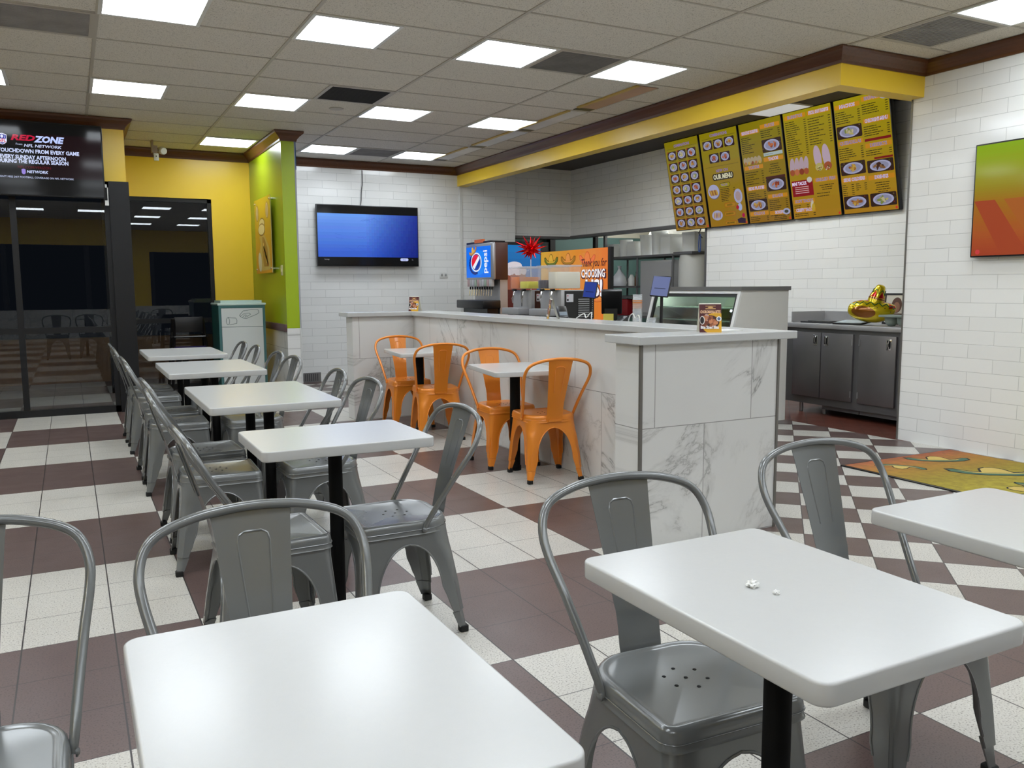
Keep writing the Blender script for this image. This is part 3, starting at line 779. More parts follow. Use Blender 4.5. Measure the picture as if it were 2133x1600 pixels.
def football_screen(g, W, Hh):
    g.rect(0.55*W, 0.25*Hh, W-0.02, Hh-0.12, gl((20, 2, 8)), 2)
    cx, cz = 0.353, 0.525
    sh = [(-.034, .045), (-.018, .052), (0, .058), (.018, .052), (.034, .045), (.034, -.018), (.020, -.040), (0, -.050), (-.020, -.040), (-.034, -.018)]
    g.poly([(cx+a*1.15, cz+c) for a, c in sh], gl((225, 228, 250)), 3); g.poly([(cx+a, cz+c*.86) for a, c in sh], gl((28, 40, 150)), 4)
    g.rect(cx-.034, cz-.032, cx+.034, cz+.006, gl((225, 228, 250)), 5); g.text('NFL', cx, cz-.013, 0.044, gl((215, 30, 55)), 6, bold=0.02, maxw=.062)
    for a, c in ((-.022, .03), (.022, .03), (-.022, .018), (.022, .018)): g.ell(cx+a, cz+c, .004, .004, gl((225, 228, 250)), 5, 6)
    g.ell(cx, cz+.028, .012, .016, gl((225, 228, 250)), 6, 10)
    red = gl((190, 22, 60)); wh = gl((190, 205, 255)); wl = gl((205, 215, 250))
    g.text('RED', 0.522, 0.548, 0.072, red, 4, sx=1.9, shear=.25, bold=.04, maxw=.205); g.text('ZONE', 0.745, 0.542, 0.082, wh, 4, sx=1.6, shear=.25, bold=.05, maxw=.265)
    g.text('From', 0.492, 0.488, 0.026, wl, 4); g.text('NFL NETWORK', 0.690, 0.478, 0.038, wl, 4, shear=.2, bold=.02, sx=1.2, maxw=.33)
    g.text('EVERY TOUCHDOWN FROM EVERY GAME', 1.005, 0.424, 0.050, wl, 4, 'RIGHT', bold=.035, sx=1.2, maxw=0.83)
    g.text('EVERY SUNDAY AFTERNOON', 0.605, 0.366, 0.050, wl, 4, bold=.035, sx=1.2, maxw=0.56)
    g.text('DURING THE REGULAR SEASON', 0.605, 0.325, 0.050, wl, 4, bold=.035, sx=1.2, maxw=0.60)
    g.text('NFL.COM/VERIZON', 0.61, 0.272, 0.034, gl((100, 12, 28)), 4, maxw=.28)
    g.poly([(0.515+a*.5, 0.228+c*.5) for a, c in sh], gl((150, 130, 215)), 4); g.text('NETWORK', 0.63, 0.230, 0.036, wl, 4, shear=.2, bold=.03, maxw=.19)
    g.text("ALSO, DON'T MISS 24/7 FOOTBALL COVERAGE ON NFL NETWORK", 0.585, 0.176, 0.025, wl, 4, sx=1.1, maxw=.72)
t = tv('television', 'television showing white football text on black, mounted above the left window', (-0.83, 9.60, 2.205), (1, 0, 0), 1.22, 0.715, 'wall televisions', football_screen, 0.06)
b = MB(); b.box((1.175, 0.07, 0.58), (1.225, 0.082, 0.70), M_WPLAS); b.box((1.215, 0.06, -0.06), (1.25, 0.1, -0.01), M_WPLAS); b.box((1.24, 0.07, -0.01), (1.25, 0.08, 0.12), M_WPLAS); b.box((1.215, 0.06, 0.12), (1.24, 0.1, 0.15), M_WPLAS); b.build('white_cable_clip', t)
def blue_screen(g, W, Hh):
    z0, z1 = 0.125, 0.715
    cols = [(96, 140, 232), (86, 128, 226), (74, 116, 222), (64, 104, 214), (58, 92, 200), (46, 72, 170)]
    n = 40
    for k in range(n):
        u0 = 0.012+(W-0.024)*k/n; u1 = 0.012+(W-0.024)*(k+1)/n; q = k/n; base = 1.0 if q < .45 else 1.0-0.75*((q-.45)/.55)
        for r in range(14):
            a = z0+(z1-z0)*r/14; c = z0+(z1-z0)*(r+1)/14; v = r/13
            cc = (int((52+52*v)*base), int((86+60*v)*base+8), int(min(240, (205+34*v)*(0.45+0.55*base))))
            cc = tuple(int(round(x/6)*6) for x in cc)
            g.rect(u0, a, u1, c, gl(cc), 2)
    rnd = random.Random(3)
    for k in range(16):
        u = rnd.uniform(0.05, W*.6); v = rnd.uniform(z0+.05, z1-.06); pts = [(u, v)]
        for q in range(4): pts.append((pts[-1][0]+rnd.uniform(.01, .05), pts[-1][1]+rnd.uniform(-.02, .02)))
        g.line(pts, 0.002, gl((54, 84, 190)), 3)
    g.text('Settings', 0.13, 0.092, 0.022, gl((170, 170, 175)), 3)
    g.poly(rrect(1.19, 0.075, 1.31, 0.115, 0.018, 4), gl((190, 200, 245)), 3); g.text('Skip', 1.25, 0.095, 0.026, gl((80, 80, 130)), 4)
    g.text('5s', 1.375, 0.093, 0.026, gl((130, 130, 140)), 3)
t = tv('television', 'television showing an empty blue scene, on the white tiled back wall', (3.03, 11.49, 1.595), (1, 0, 0), 1.47, 0.835, 'wall televisions', blue_screen, 0.05)
b = MB(); b.tube(smoothpath([(3.72, 11.588, 2.92), (3.72, 11.588, 2.75), (3.70, 11.588, 2.62), (3.695, 11.588, 2.5), (3.68, 11.58, 2.435)], 4), 0.005, M_BLACK, 6); tag(b.build('hanging_cable'), 'thin black cable hanging from the crown moulding to the blue television', 'cable')
def gradient_screen(g, W, Hh):
    n = 44
    stops = [(0.0, (150, 58, 34)), (0.2, (158, 78, 34)), (0.45, (150, 98, 24)), (0.62, (142, 128, 24)), (0.8, (140, 150, 20)), (1.0, (128, 162, 12))]
    def cc(v):
        for (a, ca), (b_, cb) in zip(stops, stops[1:]):
            if v <= b_: q = (v-a)/(b_-a); return tuple(int(round((ca[i]+(cb[i]-ca[i])*q)/2)*2) for i in range(3))
        return stops[-1][1]
    for k in range(n):
        a = 0.012+(Hh-0.024)*k/n; c = 0.012+(Hh-0.024)*(k+1)/n; g.rect(0.012, a, W-0.012, c, gl(cc((k+.5)/n)), 2)
    for (u0, u1, d, m_) in ((0.02, 0.22, -0.24, (150, 62, 34)), (0.30, 0.46, -0.30, (156, 86, 34)), (0.62, 0.85, -0.35, (150, 92, 30))):
        g.poly([(max(u0+0.22, .013), 0.013), (u1+0.22, 0.013), (u1+d*.2, 0.50*Hh), (max(.013, u0+d*.2), 0.50*Hh)], gl(m_), 3)
    g.ell(0.06, 0.04, 0.018, 0.018, gl((190, 60, 60)), 4)
tv('television', 'screen with a green to orange gradient on the right wall', (6.05, 4.10, 1.492), (0, -1, 0), 1.47, 0.83, 'wall televisions', gradient_screen, 0.045)

# ---------------------------------------------------------------- menu boards
rndm = random.Random(11)
BG_T, BG_B = (142, 130, 10), (152, 112, 20); DIM = [1.0]
TXT = (40, 32, 12); HEAD = (128, 104, 160); BAND = (176, 118, 22); PLATE = (150, 150, 178); REDB = (110, 18, 20)
def dashes(g, u0, u1, v, n, dv, price=True, seed=0, sz=0.007, centre=False):
    r = random.Random(seed)
    for k in range(n):
        y = v-k*dv; L = r.uniform(.5, .95)*(u1-u0-0.07); x = u0 if not centre else (u0+u1)/2-L/2; e = x+L
        while x < e-0.01:
            wd = r.uniform(.02, .06); x2 = min(x+wd, e); g.rect(x, y, x2, y+sz, gl(TXT), 4); x = x2+0.004
        if price: g.rect(u1-0.035, y, u1-0.005, y+sz, gl(TXT), 4)
def band(g, u0, u1, v, txt, h=0.045, lit=True):
    g.poly(rrect(u0, v, u1, v+h, 0.006, 2), gl(BAND), 4)
    g.text(txt, (u0+u1)/2, v+h*0.5, h*1.0, gl((222, 214, 232) if lit else (170, 160, 150)), 5, bold=.05, maxw=(u1-u0)*.86)
    g.text(txt, (u0+u1)/2, v+h*0.5, h*1.0, gl((96, 62, 140)), 6, bold=.0, maxw=(u1-u0)*.84)
def plate(g, u0, u1, v0, v1, food, seed=0):
    r = random.Random(seed); g.poly(rrect(u0, v0, u1, v1, 0.012, 2), gl((44, 26, 18)), 4)
    for k in range(10): g.ell(r.uniform(u0+.01, u1-.01), r.uniform(v0+.01, v1-.01), .009, .007, gl(r.choice([(96, 30, 24), (60, 66, 20), (90, 72, 40)])), 5, 7)
    cu, cv = (u0+u1)/2, (v0+v1)/2; ru, rv = (u1-u0)*.40, (v1-v0)*.43
    g.ell(cu, cv, ru, rv, gl(PLATE), 6); g.ell(cu, cv, ru*.8, rv*.76, gl((126, 126, 148)), 7)
    for k in range(12):
        a = r.uniform(0, 6.28); q = r.uniform(0, .5); g.ell(cu+ru*q*math.cos(a), cv+rv*q*math.sin(a), ru*r.uniform(.14, .26), rv*r.uniform(.16, .3), gl(r.choice(food)), 8+k % 3, 9, r.uniform(0, 3))
F1 = [(150, 104, 50), (170, 140, 60), (120, 70, 36)]; F2 = [(160, 150, 90), (110, 120, 60), (170, 160, 130)]; F3 = [(140, 70, 40), (165, 96, 60), (120, 50, 30)]
def bg(g, W, Hh):
    n = 16
    for k in range(n):
        q = k/(n-1); c = tuple(int(round((BG_B[i]+(BG_T[i]-BG_B[i])*q)*DIM[0]/3)*3) for i in range(3))
        g.rect(0.010, 0.010+(Hh-.02)*k/n, W-0.010, 0.010+(Hh-.02)*(k+1)/n, gl(c), 2)
    g.ell(W-.03, .03, .014, .014, gl((180, 50, 30)), 4, 10)
def scr1(g, W, Hh):
    bg(g, W, Hh); g.text('COMBINATIONS', W*.52, Hh-.075, .045, gl(HEAD), 5, bold=.03, maxw=.3); g.rect(.05, Hh-.105, W-.04, Hh-.102, gl(TXT), 4)
    for r in range(7):
        for c in range(3):
            u = .05+c*.19; v = Hh-.245-r*.143
            plate(g, u, u+.17, v, v+.11, [F1, F2, F3][(r+c) % 3], r*3+c); g.ell(u+.012, v+.104, .010, .010, gl((150, 26, 24)), 12, 8)
            g.rect(u+.02, v-.014, u+.15, v-.008, gl(TXT), 4)
def scr2(g, W, Hh):
    bg(g, W, Hh); g.text('COMBINATIONS', W*.52, Hh-.055, .045, gl(HEAD), 5, bold=.03, maxw=.3); g.rect(.05, Hh-.085, W-.04, Hh-.082, gl(TXT), 4)
    for c in range(3): plate(g, .05+c*.19, .22+c*.19, Hh-.215, Hh-.105, F1, 40+c)
    for c in range(2): plate(g, .14+c*.19, .31+c*.19, Hh-.375, Hh-.265, F3, 50+c)
    g.rect(.05, Hh-.42, W-.04, Hh-.4175, gl(TXT), 4)
    g.text('NEW ON', W*.5, Hh-.475, .05, gl(HEAD), 5, bold=.02)
    g.poly(rrect(W*.23, Hh-.585, W*.78, Hh-.505, .03, 4), gl(TXT), 4); g.text('OUR MENU', W*.505, Hh-.547, .075, gl((196, 192, 160)), 6, bold=.05, maxw=.33)
    g.ell(.145, Hh-.72, .10, .085, gl((90, 84, 100)), 4); g.ell(.14, Hh-.71, .10, .085, gl(PLATE), 5)
    for k in range(8): g.ell(.08+k*.017, Hh-.725, .012, .04, gl(F1[k % 3]), 6, 8, .3)
    g.poly(rrect(.26, Hh-.675, .44, Hh-.62, .02, 3), gl(TXT), 4); g.poly(rrect(.265, Hh-.67, .435, Hh-.625, .018, 3), gl(BG_T), 5); g.text('TACOS', .34, Hh-.648, .034, gl(HEAD), 6, bold=.02)
    dashes(g, .26, .52, Hh-.70, 8, .02, True, 5)
    g.ell(.55, Hh-.80, .07, .085, gl(PLATE), 5); g.ell(.55, Hh-.80, .045, .055, gl((150, 130, 130)), 6); g.ell(.56, Hh-.93, .035, .045, gl((150, 160, 190)), 7); g.ell(.52, Hh-.93, .025, .025, gl((150, 20, 30)), 8)
    for (u0, v, nm) in ((.30, Hh-.915, 'QUESO'), (.28, Hh-1.02, 'CHURROS'), (.28, Hh-1.13, 'BROWNIE')):
        g.poly(rrect(u0, v, u0+.19, v+.05, .02, 3), gl((150, 60, 20)), 4); g.poly(rrect(u0+.004, v+.004, u0+.186, v+.046, .018, 3), gl(BG_B), 5); g.text(nm, u0+.09, v+.025, .028, gl(TXT), 6, bold=.02, maxw=.15)
    g.ell(.15, Hh-1.00, .095, .06, gl(PLATE), 5)
    for k in range(6): g.ell(.10+k*.02, Hh-1.0, .008, .04, gl(F1[k % 3]), 6, 8, -.2)
    g.poly([(.50, .03), (.62, .02), (.63, .075), (.56, .09), (.49, .075)], gl((44, 26, 44)), 5); g.ell(.60, .115, .025, .025, gl((150, 20, 60)), 6)
def scr3(g, W, Hh):
    bg(g, W, Hh); m = W/2
    band(g, .03, m-.01, Hh-.14, 'BREAKFAST BURRITOS'); dashes(g, .03, m-.01, Hh-.175, 9, .021, False, 1)
    for k in range(5): g.ell(.06+k*.055, Hh-.43, .032, .045, gl((150, 136, 110)), 5, 10, .3); g.ell(.06+k*.055, Hh-.455, .02, .02, gl(F1[k % 3]), 6, 8)
    band(g, .03, m-.01, Hh-.53, 'TORTAS', lit=False); dashes(g, .03, m-.01, Hh-.565, 6, .026, True, 2)
    band(g, .03, m-.01, Hh-.765, 'SIDE PLATES'); dashes(g, .03, m-.01, Hh-.80, 7, .022, True, 3)
    plate(g, .03, m-.01, .145, .275, F1, 61); band(g, .03, m-.01, .09, 'CALDOS', lit=False); dashes(g, .03, m-.01, .07, 3, .02, True, 4)
    band(g, m+.01, W-.03, Hh-.11, 'PLATES', lit=False); dashes(g, m+.01, W-.03, Hh-.14, 4, .022, True, 6)
    plate(g, m+.01, W-.03, Hh-.37, Hh-.23, F3, 62); g.rect(m+.02, Hh-.41, W-.03, Hh-.375, gl((150, 164, 164)), 4); dashes(g, m+.03, W-.03, Hh-.395, 1, .02, False, 7, .004)
    band(g, m+.01, W-.03, Hh-.47, 'TACOS'); dashes(g, m+.02, W-.03, Hh-.51, 5, .024, False, 8, centre=True)
    g.rect(m+.01, Hh-.66, W-.03, Hh-.635, gl((60, 22, 18)), 5); plate(g, m+.01, W-.03, Hh-.80, Hh-.66, F3, 63)
    band(g, m+.01, W-.03, Hh-.88, 'SALADS', lit=False); dashes(g, m+.02, W-.03, Hh-.91, 9, .021, True, 9)
    band(g, m+.01, W-.03, .08, 'SOUPS'); g.ell(W-.07, .105, .055, .035, gl(PLATE), 7); g.ell(W-.07, .105, .03, .018, gl((60, 60, 50)), 8); dashes(g, m+.02, W-.03, .06, 3, .018, False, 10, centre=True)
def scr4(g, W, Hh):
    bg(g, W, Hh); m = W/2
    band(g, .03, m-.01, Hh-.085, 'BURRITOS', lit=False); dashes(g, .03, m-.01, Hh-.115, 17, .022, True, 21)
    band(g, m+.01, W-.02, Hh-.085, 'SPECIAL GIANT BURRITOS'); dashes(g, m+.01, W-.02, Hh-.125, 11, .026, True, 22)
    for k in range(4):
        g.ell(.065+k*.065, Hh-.57, .033, .085, gl((160, 140, 150)), 5, 16, -.12); g.ell(.06+k*.065, Hh-.64, .034, .034, gl(F3[k % 3]), 6, 12)
    for k in range(2):
        g.ell(m+.09+k*.115, Hh-.52, .050, .125, gl((166, 146, 160)), 5, 18, .10); g.ell(m+.10+k*.115, Hh-.62, .052, .042, gl(F2[k] if k == 0 else F3[0]), 6, 14)
        for q in range(8): g.ell(m+.07+k*.115+rndm.uniform(0, .06), Hh-.64+rndm.uniform(-.02, .03), .008, .006, gl(rndm.choice([(180, 170, 150), (60, 80, 30), (130, 50, 30)])), 7, 6)
    g.poly(rrect(.03, Hh-.90, m-.01, Hh-.73, .006, 2), gl((120, 14, 24)), 4); g.text('MINI TACOS', .135, Hh-.765, .05, gl((214, 196, 224)), 6, bold=.04, maxw=.2)
    g.ell(m-.05, Hh-.735, .035, .03, gl((180, 176, 170)), 7)
    for k in range(4): g.rect(.07, Hh-.805-k*.021, m-.07, Hh-.797-k*.021, gl((190, 150, 150)), 6)
    band(g, m+.01, W-.02, Hh-.775, 'GRILLED FISH', lit=False); dashes(g, m+.03, W-.02, Hh-.815, 3, .022, False, 23, centre=True); dashes(g, m+.03, W-.02, Hh-.895, 2, .03, False, 24)
    band(g, .03, m-.01, Hh-.975, 'SOFT TACOS', lit=False); dashes(g, .03, m-.09, Hh-1.0, 3, .022, True, 25); g.ell(m-.05, Hh-.99, .018, .04, gl((180, 172, 150)), 6, 12, -.4)
    band(g, .03, m-.01, .075, 'CRISPY TACOS'); g.ell(m-.035, .115, .022, .045, gl((170, 140, 40)), 7, 12, -.2); dashes(g, .03, m-.01, .055, 2, .02, True, 26)
def scr5(g, W, Hh):
    bg(g, W, Hh); m = W/2
    band(g, .02, m-.01, Hh-.10, 'NACHOS'); dashes(g, .02, m-.01, Hh-.135, 6, .021, True, 31); plate(g, .02, m-.01, Hh-.39, Hh-.265, F2, 71)
    band(g, .02, m-.01, Hh-.455, 'QUESADILLAS', lit=False); dashes(g, .02, m-.01, Hh-.49, 6, .021, True, 32); plate(g, .02, m-.01, Hh-.75, Hh-.62, F1, 72)
    band(g, .02, m-.01, Hh-.82, 'SIDE ORDERS'); dashes(g, .02, m/2, Hh-.85, 6, .02, True, 33, .006); dashes(g, m/2+.02, m-.01, Hh-.85, 4, .02, True, 34, .006); plate(g, .02, m-.01, .055, .185, F1, 73)
    band(g, m+.01, W-.02, Hh-.075, 'BREAKFAST', lit=False); g.ell(W-.06, Hh-.05, .055, .038, gl(PLATE), 7); g.ell(W-.06, Hh-.05, .035, .022, gl(F1[0]), 8); dashes(g, m+.01, W-.02, Hh-.11, 5, .021, True, 35)
    band(g, m+.01, W-.02, Hh-.285, "CHILDREN'S MENU"); dashes(g, m+.01, W-.02, Hh-.32, 5, .021, True, 36); g.rect(m+.01, Hh-.455, W-.02, Hh-.43, gl(REDB), 5)
    band(g, m+.01, W-.02, Hh-.52, 'DESSERTS', lit=False); dashes(g, m+.01, W-.02, Hh-.55, 3, .021, True, 37); g.rect(m+.1, Hh-.635, W-.02, Hh-.615, gl(REDB), 5)
    plate(g, m+.01, W-.02, Hh-.76, Hh-.64, [(60, 34, 24), (54, 30, 20), (120, 84, 50)], 74)
    band(g, m+.01, W-.02, Hh-.83, 'DRINKS'); dashes(g, m+.02, W-.02, Hh-.865, 6, .022, False, 38, centre=True); plate(g, m+.01, W-.02, .055, .185, F2, 75)
labs = ['yellow menu screen nearest the kitchen opening, filled with a grid of small plates', 'yellow menu screen second from the kitchen, with OUR MENU lettering', 'yellow menu screen in the middle of the five hanging boards', 'yellow menu screen second from the right wall, showing wrapped burritos', 'yellow menu screen nearest the right wall, with NACHOS and DRINKS headings']
tl = math.atan(0.23/1.12)
for k, fn in enumerate((scr1, scr2, scr3, scr4, scr5)):
    yc = 8.652-0.683*k; W = 0.663; DIM[0] = (0.86, 0.90, 0.84, 0.98, 1.0)[k]
    t = tv('menu_screen', labs[k], (7.15-0.0, yc+W/2, 2.01), (0, -1, 0), W, 1.145, 'menu screens over the service wall', fn, 0.05, tl)
b = MB(); b.box((7.02, 5.65, 3.03), (7.06, 8.95, 3.07), M_BLACK); b.box((7.04, 5.65, 3.05), (7.19, 5.69, 3.08), M_BLACK); b.box((7.04, 8.9, 3.05), (7.19, 8.94, 3.08), M_BLACK); tag(b.build('mounting_rail'), 'black rail along the top behind the five menu screens', 'rail')
b = MB()
b.tube(smoothpath([(7.17, 8.50, 2.04), (7.15, 8.52, 1.95), (7.16, 8.47, 1.90), (7.16, 8.55, 1.97)], 5), 0.007, M_BLACK, 6); b.tube(smoothpath([(7.15, 8.50, 1.95), (7.15, 8.49, 1.80), (7.15, 8.50, 1.72)], 4), 0.007, mat('blue_cable', (30, 60, 120), .5), 6); b.tube(smoothpath([(7.15, 8.52, 1.96), (7.15, 8.53, 1.8), (7.15, 8.52, 1.72)], 4), 0.006, MATS['blue_cable'], 6)
tag(b.build('cable_bundle'), 'black and blue cables dangling under the first menu screens', 'cable')

# ---------------------------------------------------------------- green wall poster, switch, outlet
t = thing('wall_poster', 'narrow yellow food poster on standoffs on the lime green wall', 'poster', (2.15, 11.10, 1.48))
b = MB(); b.box((-0.006, -0.93, 0), (0.0, 0, 0.905), mat('acrylic', (210, 200, 140), 0.1)); b.build('panel', t)
g = Gfx((-0.0065, 0, 0), (0, -1, 0), (0, 0, 1), 0.0005); W = .93; Hh = .905
for k in range(12): g.rect(0, Hh*k/12, W, Hh*(k+1)/12, ink((218-k % 3, 150+int(k*3.2), 40-k)), 1)
for cu in (.16, .74): g.ell(cu, .74, .085, .10, ink((168, 120, 60)), 2); g.ell(cu, .74, .072, .088, ink((226, 196, 130)), 3); g.ell(cu, .74, .03, .07, ink((200, 170, 120)), 4)
g.ell(.42, .60, .17, .07, ink((150, 112, 50)), 2); g.ell(.42, .60, .155, .058, ink((232, 212, 140)), 3); g.ell(.40, .53, .20, .075, ink((150, 112, 50)), 4); g.ell(.40, .53, .185, .062, ink((236, 218, 150)), 5)
g.poly([(.25, .45), (.55, .46), (.80, .30), (.86, .04), (.35, .03), (.18, .22), (.32, .36)], ink((206, 176, 96)), 2)
g.poly([(.42, .44), (.52, .43), (.70, .30), (.74, .08), (.48, .08), (.40, .25)], ink((170, 126, 54)), 3)
for k in range(9): g.ell(.48+.028*k, .32-.026*k, .03, .05, ink([(222, 190, 110), (150, 140, 60), (196, 120, 60)][k % 3]), 4, 12, k)
g.ell(.25, .14, .10, .12, ink((230, 222, 190)), 5, 20, .4)
g.build('printed_picture', t)
for (u, v) in ((.04, .86), (.89, .86), (.04, .05), (.89, .05)):
    b = MB(); b.lathe([(0.012, 0.0), (0.012, 0.055), (0.008, 0.058), (0.0005, 0.058)], M_CHROME, 12, Matrix.Translation((0.038, -u, v)) @ Euler((0, -PI/2, 0)).to_matrix().to_4x4()); b.build('standoff', t)
t = thing('light_switch', 'small cream light switch on the lime green wall', 'switch', (2.186, 9.87, 1.50)); b = MB(); b.rbox((-0.006, -0.035, -0.058), (0.003, 0.035, 0.058), 0.002, mat('cream_plastic', (206, 200, 150), .4)); b.build('cover_plate', t); b = MB(); b.box((-0.012, -0.008, -0.015), (-0.006, 0.008, 0.015), MATS['cream_plastic']); b.build('toggle', t)
t = thing('wall_outlet', 'white wall outlet on the tiled back wall right of the blue television', 'outlet', (4.93, 11.6, 1.475)); b = MB(); b.rbox((-0.065, -0.008, -0.045), (0.065, 0.002, 0.045), 0.002, M_WPLAS); b.build('cover_plate', t)
b = MB()
for x in (-0.03, 0.03): b.box((x-0.016, -0.0095, -0.02), (x+0.016, -0.008, 0.02), mat('outlet_grey', (170, 170, 168), .5)); b.box((x-0.006, -0.0102, -0.01), (x-0.003, -0.0095, 0.005), M_BLACK); b.box((x+0.003, -0.0102, -0.01), (x+0.006, -0.0095, 0.005), M_BLACK)
b.build('sockets', t)
t = thing('floor_register', 'small grey floor-level grille at the foot of the back wall', 'grille', (2.72, 11.6, 0)); b = MB(); b.box((-0.33, -0.02, 0.0), (0.33, 0.0, 0.13), mat('grille_grey', (120, 118, 116), .5)); b.build('frame', t)
b = MB()
for k in range(22): b.box((-0.31+k*0.028, -0.024, 0.015), (-0.30+k*0.028, -0.02, 0.115), mat('grille_dark', (60, 58, 60), .6))
b.build('fins', t)

# ---------------------------------------------------------------- security camera
t = thing('security_camera', 'white security camera on a bracket by the crown moulding', 'camera', (1.0, 11.0, CEIL))
b = MB(); b.box((-0.035, -0.05, -0.14), (-0.015, 0.05, 0), mat('beige_bracket', (150, 132, 116), .5)); b.box((-0.02, -0.03, -0.16), (0.03, 0.03, -0.06), MATS['beige_bracket']); b.build('bracket', t)
b = MB(); b.lathe([(0.0005, 0.0), (0.030, 0.004), (0.042, 0.02), (0.042, 0.09), (0.034, 0.10), (0.0005, 0.10)], M_WPLAS, 20, Matrix.Translation((0.07, 0.06, -0.10)) @ Euler((PI/2+.2, 0, 0.3)).to_matrix().to_4x4()); b.build('camera_body', t)
b = MB(); b.rbox((-0.015, -0.045, -0.235), (0.040, -0.02, -0.15), 0.006, M_WPLAS); b.lathe([(0.007, 0), (0.007, 0.004)], M_BLACK, 10, Matrix.Translation((0.012, -0.045, -0.185)) @ Euler((PI/2, 0, 0)).to_matrix().to_4x4()); b.build('junction_plate', t)

# ---------------------------------------------------------------- rubbish bin
t = thing('waste_bin', 'white and teal waste receptacle with cup and hand drawing by the lime wall', 'bin', (1.535, 10.30, 0))
b = MB(); b.box((0, 0.012, 0.03), (0.53, 0.52, 1.10), M_TEAL); b.box((0, 0, 0), (0.53, 0.50, 0.03), M_BLACK); b.build('cabinet', t)
b = MB(); b.box((0, 0, 0.03), (0.028, 0.012, 1.10), mat('teal_frame', (60, 104, 104), .4)); b.box((0.502, 0, 0.03), (0.53, 0.012, 1.10), MATS['teal_frame']); b.box((0.028, 0, 1.072), (0.502, 0.012, 1.10), MATS['teal_frame']); b.box((0.028, 0, 0.03), (0.502, 0.012, 0.06), MATS['teal_frame']); b.build('front_frame', t)
M_LP = mat('pale_grey_laminate', (196, 200, 198), 0.35)
b = MB(); b.box((0.030, -0.004, 0.062), (0.500, 0.011, 0.845), M_LP); b.build('door', t)
b = MB(); b.box((0.030, -0.004, 0.850), (0.500, 0.011, 1.065), M_LP)
g = Gfx((0.03, -0.0045, 0.85), (1, 0, 0), (0, 0, 1), 0.0003); dk = ink((44, 72, 72)); g.mb = b
def sx_(u, v): return ((u-1105)/870*0.47, (760-v)/410*0.215)
cup = [(1240, 553), (1400, 568), (1424, 620), (1418, 690), (1262, 714)]
g.line([sx_(*p) for p in cup], 0.0045, dk, 1)
g.line([(sx_(1235, 634)[0]+.019*math.cos(a*.5236), sx_(1235, 634)[1]+.042*math.sin(a*.5236)) for a in range(13)], 0.0045, dk, 2)
hand = [(1478, 510), (1560, 412), (1740, 383), (1880, 390), (1898, 455), (1850, 490), (1620, 584), (1570, 575), (1510, 545), (1478, 510)]
g.line([sx_(*p) for p in hand], 0.0045, dk, 3)
g.line([sx_(*p) for p in [(1500, 530), (1585, 465), (1690, 460), (1715, 488), (1670, 520), (1610, 555)]], 0.004, dk, 4)
g.line([sx_(*p) for p in [(1545, 550), (1600, 490)]], 0.004, dk, 5); g.line([sx_(*p) for p in [(1590, 560), (1620, 500), (1640, 520)]], 0.004, dk, 6)
b.build('swing_flap', t)
b = MB(); b.prism([(-0.01, -0.01), (0.54, -0.01), (0.54, 0.53), (-0.01, 0.53)], 1.10, 1.125, mat('pale_green_top', (186, 206, 198), 0.25), None, 0.006, 2, False); b.build('tray_top', t)
b = MB()
for (a_, c_) in (((0.03, 0.03), (0.50, 0.05)), ((0.03, 0.47), (0.50, 0.49)), ((0.03, 0.05), (0.05, 0.47)), ((0.48, 0.05), (0.50, 0.47))): b.box((a_[0], a_[1], 1.125), (c_[0], c_[1], 1.155), MATS['pale_green_top'])
b.build('tray_rim', t)

# ---------------------------------------------------------------- high chair
t = thing('high_chair', 'black stackable high chair in front of the alcove window', 'high chair', (1.28, 11.05, 0))
M_BW = mat('black_wood', (14, 11, 12), 0.4)
for sx in (-1, 1):
    b = MB(); b.tube([(sx*0.235, -0.22, 0.0), (sx*0.16, -0.10, 0.93)], 0.017, M_BW, 4); b.build('front_leg', t)
    b = MB(); b.tube([(sx*0.235, 0.24, 0.0), (sx*0.17, 0.05, 0.93)], 0.017, M_BW, 4); b.build('rear_leg', t)
    b = MB(); b.tube([(sx*0.205, -0.16, 0.72), (sx*0.175, 0.10, 0.76)], 0.015, M_BW, 4); b.tube([(sx*0.22, -0.19, 0.22), (sx*0.22, 0.19, 0.22)], 0.014, M_BW, 4); b.build('side_rail', t)
b = MB(); b.rbox((-0.165, -0.115, 0.77), (0.165, -0.09, 0.955), 0.006, M_BW); b.build('backrest', t)
b = MB(); b.box((-0.19, -0.15, 0.545), (0.19, 0.15, 0.57), M_BW); b.build('seat', t)
b = MB(); b.tube([(-0.18, -0.15, 0.715), (0.18, -0.15, 0.715)], 0.012, M_BW, 4); b.tube([(-0.22, -0.19, 0.24), (0.22, -0.19, 0.24)], 0.012, M_BW, 4); b.build('cross_bar', t)
b = MB(); b.box((-0.18, -0.16, 0.572), (0.18, -0.13, 0.60), mat('purple_strap', (44, 30, 84), .8)); b.build('strap', t)

# ---------------------------------------------------------------- floor mat
n = NB('mat_print')
wv = n.noise(14, detail=6, rough=0.7); big = n.noise(1.6, detail=3)
ty = n.math('ADD', n.math('MULTIPLY', n.math('SUBTRACT', 4.19, n.y), 0.9), n.math('ADD', n.math('MULTIPLY', n.math('SUBTRACT', n.x, 4.84), -0.03), n.math('MULTIPLY', n.math('SUBTRACT', wv, 0.5), 0.35)))
c = n.ramp(ty, [(0.0, col(160, 76, 62)), (0.10, col(172, 100, 58)), (0.28, col(168, 120, 46)), (0.55, col(152, 132, 42)), (0.9, col(170, 156, 50))])
c = n.mix(n.ramp(wv, [(0.35, (0.6, 0.6, 0.6, 1)), (0.6, (0, 0, 0, 1))]), c, col(120, 104, 40))
M_MAT = n.out(c, 0.95)
t = thing('floor_mat', 'yellow and orange rubber-edged mat printed with sombrero hats on the floor', 'mat', (0, 0, 0))
